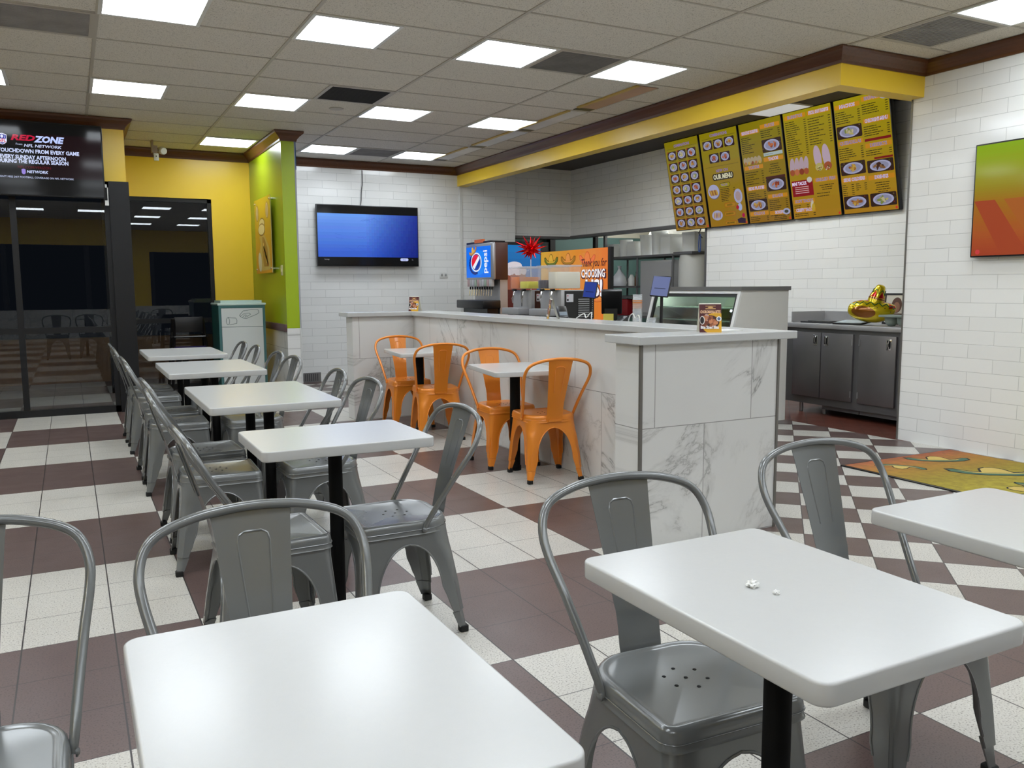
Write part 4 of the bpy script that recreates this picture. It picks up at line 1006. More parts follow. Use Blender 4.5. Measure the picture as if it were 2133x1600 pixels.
b = MB(); b.box((4.84, 2.35, 0.0005), (6.05, 4.18, 0.008), M_BLACK); b.build('rubber_border', t)
b = MB(); b.box((4.865, 2.375, 0.0008), (6.03, 4.165, 0.0095), M_MAT); b.build('carpet_face', t)
def hat(g, cu, cv, s_, rot, gm=ink((70, 104, 84), .9), ym=ink((196, 170, 90), .9), km=ink((26, 26, 22), .9), l=1):
    cr, sr = math.cos(rot), math.sin(rot)
    def T(pts): return [(cu+s_*(x*cr-y*sr), cv+s_*(x*sr+y*cr)) for x, y in pts]
    def grow(pts, d): return [tuple(p) for p in inset(pts, -d)]
    brim = [(-1.0, .20), (-.98, -.02), (-.7, -.25), (-.3, -.34), (.3, -.34), (.7, -.25), (.98, -.02), (1.0, .20), (.86, .22), (.6, .0), (.3, -.08), (-.3, -.08), (-.6, .0), (-.86, .22)]
    under = [(-.84, .16), (-.55, -.03), (-.3, -.1), (.3, -.1), (.55, -.03), (.84, .16), (.55, -.12), (.3, -.19), (-.3, -.19), (-.55, -.12)]
    crown = [(-.34, -.08), (-.24, .30), (-.08, .46), (.08, .46), (.24, .30), (.34, -.08)]
    g.poly(T(grow(brim, .06)), km, l)
    g.poly(T(grow(list(reversed(crown)), .05)), km, l+1)
    g.poly(T(brim), gm, l+2); g.poly(T(list(reversed(crown))), ym, l+3); g.poly(T(under), ym, l+4)
g = Gfx((4.84, 2.35, 0.0097), (1, 0, 0), (0, 1, 0), 0.0002)
for (x, y, s_, r) in ((5.16, 3.93, .16, 2.2), (5.62, 3.97, .22, -0.55), (5.58, 3.50, .30, -.62), (5.25, 3.1, .2, 0.6), (5.6, 2.75, .24, -.2)): hat(g, x-4.84, y-2.35, s_, r)
g.build('hat_print', t)

# ---------------------------------------------------------------- promotional cards
def card(loc, rz, label):
    t = thing('table_card', label, 'card', loc, rz, 'folded promotional cards on the counter')
    w_, h_ = 0.112, 0.148
    pts = [(-0.030, 0.0), (-0.024, 0.03), (-0.017, 0.08), (-0.006, 0.14), (0.0, 0.148), (0.006, 0.14), (0.02, 0.08), (0.038, 0.03), (0.052, 0.001)]
    b = MB(); wh = ink((226, 222, 206))
    for (a, c) in zip(pts, pts[1:]):
        for off in (0.0, 0.0012):
            b.quad((-w_/2, a[0]+off, a[1]), (w_/2, a[0]+off, a[1]), (w_/2, c[0]+off, c[1]), (-w_/2, c[0]+off, c[1]), wh)
    b.build('folded_paper', t)
    g = Gfx((-w_/2, -0.0305, 0.0), (1, 0, 0), (0, 0.16, 1), 0.0004)
    mr = ink((78, 22, 30)); ye = ink((222, 168, 40)); tn = ink((214, 168, 108))
    g.rect(0, 0, w_, h_*.98, mr, 1)
    g.poly([(w_, h_*.66), (w_*.7, h_*.70), (w_*.3, h_*.60), (w_*.12, h_*.3), (w_*.2, h_*.08), (w_*.35, 0), (w_, 0)], ye, 2)
    g.rect(w_*.28, h_*.905, w_*.74, h_*.925, tn, 3)
    g.rect(w_*.28, h_*.81, w_*.74, h_*.835, tn, 3); g.ell(w_*.51, h_*.87, .014, .004, tn, 3)
    g.text('CHOROMANIA BITES', w_*.5, h_*.71, .020, ink((236, 190, 150)), 5, bold=.04, maxw=w_*.92)
    r = random.Random(4); g.ell(w_*.45, h_*.36, w_*.46, h_*.24, ink((70, 34, 20)), 4)
    for k in range(26):
        a = r.uniform(0, 6.28); q = math.sqrt(r.random())
        g.ell(max(.011, min(w_-.02, w_*.43+w_*.38*q*math.cos(a))), h_*.38+h_*.20*q*math.sin(a), .012, .0095, ink(r.choice([(176, 104, 66), (150, 84, 50), (200, 130, 90), (196, 160, 150), (110, 54, 34)])), 5+k % 4, 12, r.uniform(0, 3))
    g.ell(w_*.02+.012, h_*.42, .013, .022, ink((226, 220, 214)), 10); g.ell(w_*.02+.011, h_*.42, .010, .018, ink((24, 14, 14)), 11)
    g.ell(w_*.88, h_*.47, .013, .013, ink((236, 234, 230)), 10); g.ell(w_*.88, h_*.47, .008, .008, ink((90, 110, 150)), 11)
    g.text('Bite Sized Bliss', w_*.46, h_*.17, .022, ink((240, 236, 236)), 12, bold=.04, maxw=w_*.82)
    g.build('printed_front', t)
    return t
cd = card((2.915, 3.38, 1.0555), math.radians(-30), 'maroon and yellow dessert card standing on the near wing of the counter')
dup(cd, (3.19, 5.46, 1.0555), math.radians(-112), 'folded dessert card seen edge-on midway along the long counter')
dup(cd, (3.13, 8.13, 1.0555), math.radians(-50), 'folded dessert card at the far corner of the counter')
b = MB(); b.box((3.02, 3.40, 1.0556), (3.16, 3.52, 1.0585), M_WPLAS); tag(b.build('paper_slip'), 'flat white paper lying on the near end of the counter', 'paper')

# ---------------------------------------------------------------- steel cabinet by the right wall
XC = 6.60
t = thing('steel_cabinet', 'stainless steel base cabinet with worktop under the menu wall', 'cabinet', (XC, 4.95, 0))
b = MB(); b.box((0.004, 0.0, 0.10), (0.58, 1.50, 0.855), M_STEELD); b.build('body', t)
b = MB(); b.rbox((-0.03, -0.03, 0.865), (0.585, 1.54, 0.912), 0.005, M_STEEL); b.box((0.0, 0.0, 0.845), (0.58, 1.5, 0.866), M_STEELD); b.build('worktop', t)
b = MB(); b.box((0.565, -0.03, 0.91), (0.585, 1.54, 1.02), M_STEEL); b.box((0.10, 1.525, 0.91), (0.566, 1.54, 1.02), M_STEEL); b.build('backsplash', t)
def cdoor(y0, y1, hy, z0=0.175):
    d = MB(); d.rbox((-0.018, y0, z0), (0.003, y1, 0.825), 0.003, M_STEELC); D = d.build('door', t)
    h = MB(); h.rbox((-0.021, hy-0.026, 0.70), (-0.017, hy+0.026, 0.80), 0.002, M_CHROME); h.box((-0.0215, hy-0.018, 0.712), (-0.0195, hy+0.018, 0.788), M_BLACK); h.tube([(-0.022, hy-0.004, 0.715), (-0.032, hy-0.004, 0.735), (-0.032, hy-0.004, 0.765), (-0.022, hy-0.004, 0.785)], 0.006, M_CHROME, 8); h.build('recessed_handle', D)
    return D
cdoor(1.035, 1.395, 1.10); D2 = cdoor(0.645, 1.025, 0.965); D3 = cdoor(0.17, 0.575, 0.245)
for (y, D) in ((0.652, D2), (0.568, D3)):
    for z in (0.22, 0.72): h = MB(); h.tube([(-0.021, y, z), (-0.021, y, z+0.06)], 0.005, M_STEEL, 6); h.build('hinge', D)
b = MB(); b.box((0.03, 0.0, 0.06), (0.05, 0.575, 0.174), M_STEELD); b.box((0.03, 0.585, 0.06), (0.05, 1.03, 0.174), M_STEELD); b.build('kick_panel', t)
for (x, y) in ((0.06, 1.33), (0.50, 1.33), (0.10, 1.06), (0.06, 0.1), (0.50, 0.1)):
    b = MB(); b.lathe([(0.016, 0.0), (0.020, 0.012), (0.020, 0.10)], M_STEEL, 12, Matrix.Translation((x, y, 0))); b.build('leg', t)
# things on the cabinet
b = MB(); b.prism(rrect(-0.12, -0.20, 0.12, 0.20, 0.02, 3), 0, 0.014, M_BPLAS, None, 0.004, 2); b.prism(rrect(-0.10, -0.18, 0.08, 0.12, 0.02, 3), 0.014, 0.022, M_BPLAS, None, 0.003, 2)
o = b.build('black_tray'); o.location = (6.80, 6.16, 0.9125); tag(o, 'flat black tray on the left end of the steel cabinet', 'tray')
t = thing('tablet_device', 'black framed tablet lying under the sombrero balloon', 'tablet', (6.72, 5.72, 0.9125), math.radians(4)); b = MB(); b.rbox((-0.10, -0.16, 0), (0.10, 0.16, 0.016), 0.005, M_BPLAS, Euler((0, -0.12, 0)).to_matrix().to_4x4() @ Matrix.Translation((0, 0, 0.012))); b.build('housing', t)
b = MB(); b.box((-0.085, -0.145, 0.0285), (0.085, 0.145, 0.0295), mat('pale_screen', (150, 170, 176), .15), Euler((0, -0.12, 0)).to_matrix().to_4x4()); b.build('glass', t)
t = thing('picture_frame', 'black framed picture leaning in the corner behind the sombrero balloon', 'picture', (7.05, 5.50, 0.9125), math.radians(4))
m = Euler((0, 0.12, 0)).to_matrix().to_4x4()
b = MB()
for (a_, c_) in (((0, -.15, 0), (.02, .15, .018)), ((0, -.15, .282), (.02, .15, .30)), ((0, -.15, .018), (.02, -.132, .282)), ((0, .132, .018), (.02, .15, .282))): b.box(a_, c_, M_BLACK, m)
b.build('frame', t)
b = MB(); b.box((.004, -.134, .016), (.014, .134, .284), mat('photo_paper', (206, 200, 186), .4), m)
g = Gfx(m @ Vector((0.0035, .134, .016)), m @ Vector((0, -1, 0)), m @ Vector((0, 0, 1)), .0004); g.mb = b
g.ell(.12, .17, .055, .075, ink((84, 50, 34)), 1); g.ell(.12, .15, .035, .05, ink((140, 96, 70)), 2); g.rect(.05, .02, .19, .09, ink((90, 60, 44)), 1)
b.build('picture', t)
t = thing('cup_tray', 'grey-green moulded tray with rounded wells at the corner of the steel cabinet', 'tray', (6.70, 5.13, 0.9125), 0.0); M_GG = mat('grey_green_plastic', (128, 140, 132), .5)
b = MB(); b.prism(rrect(-0.09, -0.20, 0.09, 0.22, 0.015, 3), 0.085, 0.105, M_GG, None, 0.003, 1); b.build('rim', t)
b = MB()
for y in (-0.12, 0.01, 0.14):
    b.lathe([(0.0005, 0.0), (0.03, 0.004), (0.055, 0.03), (0.062, 0.086)], M_GG, 18, Matrix.Translation((0, y, 0)))
b.build('wells', t)
# sombrero balloon
M_FY = mat('foil_yellow', (216, 190, 20), 0.18, metal=0.55, coat=.5); M_FR = mat('foil_red', (190, 24, 26), 0.18, metal=0.6, coat=.5); M_FG = mat('foil_green', (20, 92, 50), 0.2, metal=0.4, coat=.5); M_FB = mat('foil_brown', (142, 84, 22), 0.16, metal=0.5, coat=.5); M_FK = mat('foil_dark', (70, 40, 14), 0.25, coat=.3)
t = thing('sombrero_balloon', 'inflated yellow and red sombrero foil balloon on the steel cabinet', 'balloon', (6.72, 5.53, 1.045), 0.69)
t.scale = (0.88, 0.88, 0.88)
# local frame: u to the viewer's right (-y), w up (z), d towards the viewer (-x)
R = Matrix(((0, 0, -1), (-1, 0, 0), (0, 1, 0))).to_4x4()       # (u,w,d) -> world
tilt = R @ Euler((0, 0, -0.12)).to_matrix().to_4x4()
A_, B_, C_ = 0.225, 0.120, 0.115
def ellip(u, v): return Vector((A_*math.cos(v)*math.cos(u)*(1.0+0.12*math.cos(u)), B_*math.sin(v)*1.0-0.0, C_*math.cos(v)*math.sin(u)))
def surf(th, ph, k=1.0):
    """th along the left-right axis 0..pi, ph around it; ph=0 faces the viewer, ph=pi/2 is up"""
    x = -math.cos(th)*A_*(1.12 if th > 1.57 else 1.0); r = math.sin(th)**0.8
    up = 0.045*max(0, (th-1.9))**1.2
    return Vector((x, math.sin(ph)*B_*r*k+up, math.cos(ph)*C_*r*k))
vs = []; fs = []; NT, NP = 22, 32
for i in range(NT+1):
    for j in range(NP): vs.append(tilt @ surf(max(.001, min(PI-.001, PI*i/NT)), 2*PI*j/NP))
for i in range(NT):
    for j in range(NP): fs.append((i*NP+j, i*NP+(j+1) % NP, (i+1)*NP+(j+1) % NP, (i+1)*NP+j))
b = MB(); b.add(vs, fs, M_FY, True)
def patch(mb, fn, m_, n1=14, n2=6):
    vs = []; fs = []
    for i in range(n1+1):
        for j in range(n2+1): th, ph = fn(i/n1, j/n2); vs.append(tilt @ surf(th, ph, 1.012))
    for i in range(n1):
        for j in range(n2): fs.append((i*(n2+1)+j, i*(n2+1)+j+1, (i+1)*(n2+1)+j+1, (i+1)*(n2+1)+j))
    mb.add(vs, fs, m_, True)
# brown underside opening facing the viewer
vs = [tilt @ surf(1.20, -0.12, 1.02)]; fs = []
for q in range(1, 7):
    for k in range(32): a = 2*PI*k/32; vs.append(tilt @ surf(1.20+0.60*q/6*math.cos(a), -0.12+0.56*q/6*math.sin(a), 1.02-0.004*(q == 6)))
for k in range(32): fs.append((0, 1+k, 1+(k+1) % 32))
for q in range(5):
    for k in range(32): a_ = 1+q*32; fs.append((a_+k, a_+(k+1) % 32, a_+32+(k+1) % 32, a_+32+k))
b.add(vs, fs, M_FB, True)
zz = []
for k in range(15):
    th = 0.55+k*0.165; ph = (0.62 if k % 2 else 0.98)-0.0*k
    if th > 2.3: ph -= (th-2.3)*0.9
    zz.append(tilt @ surf(th, ph, 1.015))
b.tube(zz, 0.0065, M_FG, 6)
for k in range(6):
    th = 0.72+k*0.33
    patch(b, lambda s_, u_, th=th: (th+(s_-.5)*0.24*(1-abs(2*u_-1)*.85), 1.12+u_*0.42), M_FR, 4, 6)
    c0 = tilt @ surf(th+0.12, 0.42-(0.1*k if k > 4 else 0), 1.0); b.lathe([(0.0005, -.005), (0.006, -.003), (0.008, 0), (0.006, .003), (0.0005, .005)], M_FK, 8, Matrix.Translation(c0))
patch(b, lambda s_, u_: (2.35+0.5*s_*(1), 0.55+(u_-.3)*0.7*(1-s_*.4)), M_FR, 8, 6)
b.build('brim', t)
# crown
b = MB(); vs = []; fs = []
prof = [(0.088, -0.02), (0.086, 0.02), (0.080, 0.05), (0.066, 0.10), (0.052, 0.145), (0.046, 0.165), (0.030, 0.180), (0.001, 0.185)]
mc = R @ Matrix.Translation((0.055, 0.105, -0.01)) @ Euler((0, 0, -0.28)).to_matrix().to_4x4() @ Euler((-PI/2, 0, 0)).to_matrix().to_4x4()
b.lathe(prof, M_FY, 28, mc)
b.lathe([(0.087, 0.022), (0.0845, 0.04)], M_FB, 28, mc, cap=False)
def cr(zv):
    for (r0, z0), (r1, z1) in zip(prof, prof[1:]):
        if z0 <= zv <= z1: return r0+(r1-r0)*(zv-z0)/(z1-z0)
    return 0.04
for k in range(6):
    a0 = k*PI/3
    for m_, z0, z1, wd, off in ((M_FR, .045, .115, .42, .002),):
        vs = []; fs = []
        for i in range(6):
            zv = z0+(z1-z0)*i/5
            for j in range(5): a = a0+(j/4-.5)*2*wd*(1-i/5); rr = cr(zv)+off; vs.append(mc @ Vector((rr*math.cos(a), rr*math.sin(a), zv)))
        for i in range(5):
            for j in range(4): fs.append((i*5+j, i*5+j+1, (i+1)*5+j+1, (i+1)*5+j))
        b.add(vs, fs, m_, True)
zz = []
for k in range(13): a = k*PI/6; zv = 0.128 if k % 2 == 0 else 0.085; zz.append(mc @ Vector(((cr(zv)+.002)*math.cos(a), (cr(zv)+.002)*math.sin(a), zv)))
b.tube(zz, 0.0055, M_FG, 6)
b.build('crown', t)

# ---------------------------------------------------------------- display case
t = thing('display_case', 'white refrigerated display case with slanted glass front and grey top', 'display case', (5.1, 5.75, 0))
L = 1.28
b = MB()
sp = [(0.0, 0.04), (0.79, 0.04), (0.79, 1.25), (0.235, 1.25), (0.13, 0.86), (0.0, 0.82)]
def xzprism(mb, pts, y0, y1, m_):
    n = len(pts); vs = [(x, y0, z) for x, z in pts]+[(x, y1, z) for x, z in pts]
    fs = [tuple(range(n)), tuple(reversed(range(n, 2*n)))]+[(i, (i+1) % n, n+(i+1) % n, n+i) for i in range(n)]
    mb.add(vs, fs, m_)
xzprism(b, sp, 0.0, 0.03, M_WPANEL); xzprism(b, sp, L-0.03, L, M_WPANEL)
b.box((0.0, 0.03, 0.04), (0.02, L-0.03, 0.82), M_WPANEL); b.box((0.76, 0.03, 0.04), (0.79, L-0.03, 1.25), mat('case_interior', (196, 204, 194), .5)); b.box((0.02, 0.03, 0.80), (0.76, L-0.03, 0.82), M_WPANEL)
b.build('cabinet', t)
b = MB(); b.box((0.20, -0.02, 1.25), (0.80, L+0.02, 1.285), mat('grey_top', (110, 109, 108), .35)); b.build('top', t)
# sloped frame
P0 = Vector((0.13, 0, 0.86)); P1 = Vector((0.235, 0, 1.25)); d = (P1-P0); Ls = d.length; d.normalize(); nn = Vector((-d.z, 0, d.x))
mfr = Matrix((Vector((0, 1, 0)), d, nn)).transposed().to_4x4(); mfr.translation = P0
def ring(mb, u0, v0, u1, v1, wd, z0, z1, m_):
    mb.box((u0, v0, z0), (u1, v0+wd, z1), m_, mfr); mb.box((u0, v1-wd, z0), (u1, v1, z1), m_, mfr); mb.box((u0, v0+wd, z0), (u0+wd, v1-wd, z1), m_, mfr); mb.box((u1-wd, v0+wd, z0), (u1, v1-wd, z1), m_, mfr)
b = MB(); ring(b, 0.0, 0.0, L, Ls, 0.035, 0.0, 0.022, mat('white_frame', (228, 228, 226), .3)); b.build('front_frame', t)
b = MB(); ring(b, 0.035, 0.035, L-0.035, Ls-0.035, 0.028, -0.01, 0.012, M_BLACK); b.build('gasket', t)
b = MB(); b.box((0.06, 0.06, 0.0), (L-0.06, Ls-0.06, 0.005), M_CGLASS, mfr); b.build('glass_pane', t)
b = MB(); b.box((0.30, 0.05, 1.235), (0.36, L-0.05, 1.249), mat('case_lamp', (235, 245, 235), .5, emit=(225, 245, 225), es=12.0)); b.build('case_lamp', t)  # unseen light strip, added to brighten the case interior
for z in (0.96, 1.08): b = MB(); b.box((0.24, 0.04, z), (0.74, L-0.04, z+0.01), mat('shelf_glass', (140, 156, 140), .2)); b.build('shelf', t)
for (x, y) in ((0.05, 0.06), (0.73, 0.06), (0.05, L-0.06), (0.73, L-0.06)): b = MB(); b.lathe([(0.02, 0.0), (0.02, 0.041)], M_RUB, 10, Matrix.Translation((x, y, 0))); b.build('foot', t)

# ---------------------------------------------------------------- inner service ledge and its devices
t = thing('service_ledge', 'dark lower ledge behind the marble counter', 'ledge', (3.31, 5.6, 0)); b = MB(); b.box((0, -1.32, 0), (0.62, 2.3, 0.87), M_STEELD); b.build('base', t); b = MB(); b.box((0, -1.34, 0.87), (0.66, 2.32, 0.90), M_BLACK); b.build('ledge_top', t)
ZL = 0.9005
def tablet(loc, rz, label, w_, h_, c1, zc):
    t = thing('tablet_stand', label, 'tablet', loc, rz, 'order tablets behind the counter')
    m = Matrix.Translation((0, 0, zc)) @ Euler((math.radians(-16), math.radians(4), 0)).to_matrix().to_4x4()
    b = MB(); b.rbox((-w_, -0.006, -h_), (w_, 0.010, h_), 0.006, M_BPLAS, m); b.build('housing', t)
    b = MB(); b.box((-w_+.007, -0.0085, -h_+.007), (w_-.007, -0.006, h_-.007), gl(c1), m); b.box((-w_*.6, -0.0095, -0.02), (w_*.6, -0.0085, -0.014), gl(tuple(int(q*.6) for q in c1)), m); b.build('screen', t)
    b = MB(); b.tube([(0, 0.01, 0.0), (0, 0.02, zc-0.03)], 0.012, M_BPLAS, 8); b.lathe([(0.05, 0), (0.05, 0.012), (0.02, 0.02)], M_BPLAS, 16); b.build('stand', t)
tablet((3.66, 5.66, ZL), math.radians(-50), 'blue-lit tablet on a stand beside the cash register', 0.055, 0.068, (36, 58, 140), 0.365)
tablet((3.80, 4.94, ZL), math.radians(-62), 'pale blue tablet on a stand left of the glass display case', 0.072, 0.078, (104, 114, 156), 0.39)
t = thing('cash_register', 'black point-of-sale terminal behind the marble counter', 'register', (3.75, 5.50, ZL), math.radians(-35))
m = Matrix.Translation((0, 0, 0.27)) @ Euler((math.radians(24), 0, 0)).to_matrix().to_4x4()
b = MB(); b.rbox((-0.075, -0.012, -0.10), (0.085, 0.030, 0.10), 0.008, M_BPLAS, m); b.build('monitor', t)
b = MB(); b.rbox((-0.10, -0.10, 0.0), (0.10, 0.10, 0.05), 0.01, M_BPLAS); b.box((-0.05, -0.0, 0.05), (0.05, 0.05, 0.22), M_BPLAS); b.build('stand', t)
b = MB(); b.box((-0.06, -0.006, 0.10), (0.02, -0.0005, 0.18), mat('sticky_yellow', (216, 200, 90), .7)); b.box((-0.11, -0.105, 0.03), (-0.06, -0.1005, 0.09), MATS['sticky_yellow']); b.build('sticky_notes', t)
t = thing('card_reader', 'small black card reader on an angled stand left of the cash register', 'card reader', (3.62, 6.02, ZL), math.radians(-40))
b = MB(); b.rbox((-0.04, -0.09, 0), (0.04, 0.09, 0.035), 0.008, M_BPLAS, Matrix.Translation((0, 0, 0.16)) @ Euler((0.5, 0, 0.3)).to_matrix().to_4x4()); b.build('body', t)
b = MB(); b.box((-0.032, -0.07, 0.036), (0.032, -0.01, 0.037), mat('lcd_grey', (120, 130, 140), .2), Matrix.Translation((0, 0, 0.16)) @ Euler((0.5, 0, 0.3)).to_matrix().to_4x4()); b.build('display', t)
b = MB(); b.tube([(0, 0.0, 0), (0, 0.0, 0.17)], 0.02, M_BPLAS, 10); b.lathe([(0.06, 0), (0.06, 0.015), (0.02, 0.02)], M_BPLAS, 16); b.build('stand', t)
t = thing('barcode_scanner', 'black handheld scanner standing right of the cash register', 'scanner', (3.68, 5.22, ZL), math.radians(-60))
b = MB(); b.rbox((-0.03, -0.08, 0.12), (0.03, 0.06, 0.165), 0.012, M_BPLAS, Euler((0.35, 0, 0)).to_matrix().to_4x4()); b.build('head', t)
b = MB(); b.tube([(0, 0.02, 0.0), (0, 0.0, 0.14)], 0.016, M_BPLAS, 8); b.lathe([(0.05, 0), (0.05, 0.012), (0.02, 0.018)], M_BPLAS, 16); b.build('stand', t)
t = thing('receipt_printer', 'low black receipt printer behind the marble counter', 'printer', (3.52, 5.82, ZL), math.radians(-30)); b = MB(); b.rbox((-0.08, -0.09, 0), (0.08, 0.09, 0.12), 0.01, M_BPLAS); b.build('body', t); b = MB(); b.box((-0.03, -0.0915, 0.07), (-0.01, -0.0905, 0.076), gl((150, 190, 220))); b.build('status_lamp', t)
b = MB(); b.tube(smoothpath([(3.40, 5.45, 1.055), (3.45, 5.42, 1.09), (3.43, 5.36, 1.06), (3.46, 5.33, 1.10), (3.45, 5.30, 1.03), (3.6, 5.3, 0.905)], 5), 0.004, M_WPLAS, 6); tag(b.build('white_cable'), 'looped white cable beside the cash register', 'cable', 'white cables behind the counter')
b = MB(); b.tube(smoothpath([(3.50, 4.93, 0.905), (3.50, 4.91, 1.06), (3.50, 4.86, 1.10), (3.50, 4.83, 1.04), (3.5, 4.86, 0.96)], 5), 0.004, M_WPLAS, 6); b.tube(smoothpath([(3.52, 4.90, 0.905), (3.52, 4.87, 1.05), (3.52, 4.82, 1.09), (3.52, 4.80, 1.0)], 5), 0.004, M_WPLAS, 6); tag(b.build('white_cable'), 'looped white cable left of the display case', 'cable', 'white cables behind the counter')
def cup_stack(loc, n_, label, r0=0.035, band_=True):
    t = thing('cup_stack', label, 'cups', loc, 0, 'stacks of clear plastic cups')
    b = MB()
    for k in range(n_):
        z = k*0.016; b.lathe([(r0*.75, z), (r0, z+0.12), (r0*1.06, z+0.122), (r0*1.06, z+0.126)], M_CLEAR, 14, None, True, False)
    b.build('nested_cups', t)
    if band_:
        b = MB(); zt = (n_-1)*0.016; b.lathe([(r0*.94, zt+0.02), (r0*1.03, zt+0.085)], mat('cup_print', (208, 130, 60), .5, alpha=.8), 14, None, True, False); b.build('printed_band', t)
cup_stack((3.66, 5.03, ZL), 14, 'tall stack of clear plastic cups with an orange printed band')
cup_stack((3.60, 4.78, ZL), 4, 'short stack of clear cups left of the display case, nearer', 0.03, False)
cup_stack((3.52, 4.84, ZL), 4, 'short stack of clear cups left of the display case, farther', 0.03, False)
t = thing('napkin_box', 'dark box behind the counter right of the cup stacks', 'box', (3.62, 4.70, ZL)); b = MB(); b.rbox((-0.07, -0.05, 0), (0.07, 0.05, 0.13), 0.005, M_BPLAS); b.build('body', t)

# ---------------------------------------------------------------- drink station
t = thing('drink_counter', 'steel back counter that carries the drink machines', 'counter', (4.2, 7.0, 0)); b = MB(); b.box((0.05, 0, 0), (0.75, 2.70, 0.90), M_STEELD); b.build('base', t); b = MB(); b.box((0, -0.02, 0.90), (0.80, 2.715, 0.94), M_BLACK); b.build('worktop', t)
ZD = 0.9405
t = thing('soda_fountain', 'soda fountain with a glowing blue sign on its head', 'soda machine', (4.45, 8.94, ZD))
b = MB(); b.rbox((0.0, 0.0, 0.44), (0.18, 0.74, 0.875), 0.01, mat('brown_panel', (74, 42, 30), .4)); b.build('head', t)
b = MB(); b.rbox((-0.03, -0.005, 0.44), (0.02, 0.75, 0.88), 0.02, mat('silver_trim', (170, 172, 176), .3, metal=.6)); b.build('sign_surround', t)
b = MB(); b.box((0.08, 0.02, 0.0), (0.18, 0.72, 0.44), M_STEEL); b.build('backsplash', t)
g = Gfx((-0.031, 0.72, 0.47), (0, -1, 0), (0, 0, 1), 0.0008); W, Hh = 0.68, 0.37
g.rect(0, 0, W, Hh, gl((16, 110, 232)), 1); g.ell(W*.5, Hh*.48, .26, .15, gl((26, 130, 240)), 2)
# bottle-cap emblem, set on its side
cu, cv = W*.42, Hh*.50
for k in range(14): a = PI*0.55+k*PI*1.05/13; g.ell(cu-.03+.155*math.cos(a), cv-.02+.115*math.sin(a), .024, .02, gl((20, 40, 120)), 3, 8)
g.ell(cu, cv, .150, .115, gl((236, 240, 250)), 4, 30); g.ell(cu, cv, .13, .10, gl((30, 50, 130)), 5, 30)
g.ell(cu, cv, .118, .090, gl((236, 240, 250)), 6, 30)
g.poly([(cu+.118*math.cos(a), cv+.09*math.sin(a)) for a in [PI*.30+PI*.9*k/16 for k in range(17)]], gl((226, 30, 48)), 7)
g.poly([(cu+.118*math.cos(a), cv+.09*math.sin(a)) for a in [-PI*.62+PI*.78*k/16 for k in range(17)]], gl((20, 60, 160)), 7)
g.text('pepsi', W*.80, Hh*.50, .15, gl((240, 244, 250)), 8, rot=PI/2, bold=.02, maxw=.27)
hat(g, W*.30, Hh*.86, .105, .35, gl((180, 130, 50)), gl((214, 170, 70)), gl((120, 80, 30)), 9)
g.build('glowing_sign', t)
b = MB(); b.box((-0.02, 0.08, 0.872), (0.18, 0.74, 0.90), M_BPLAS); b.box((-0.025, 0.26, 0.885), (-0.0, 0.50, 0.925), mat('orange_sticker', (222, 110, 50), .5)); b.build('top_box', t)
for k in range(10):
    b = MB(); y = 0.06+k*0.068; b.rbox((-0.035, y-0.028, 0.36), (0.01, y+0.028, 0.445), 0.006, ink([(170, 170, 170), (178, 150, 150), (150, 168, 150), (182, 182, 188)][k % 4])); b.build('selector_button', t)
    b = MB(); b.tube([(-0.005, y, 0.36), (-0.005, y, 0.325)], 0.010, M_BLACK, 8); b.tube([(-0.012, y, 0.325), (-0.02, y, 0.25)], 0.004, M_CHROME, 6); b.build('nozzle_lever', t)
b = MB(); b.rbox((-0.16, 0.0, 0.10), (0.08, 0.76, 0.20), 0.012, M_BPLAS); b.box((-0.08, 0.04, 0.0), (0.06, 0.72, 0.10), M_BPLAS); b.build('drip_tray', t)

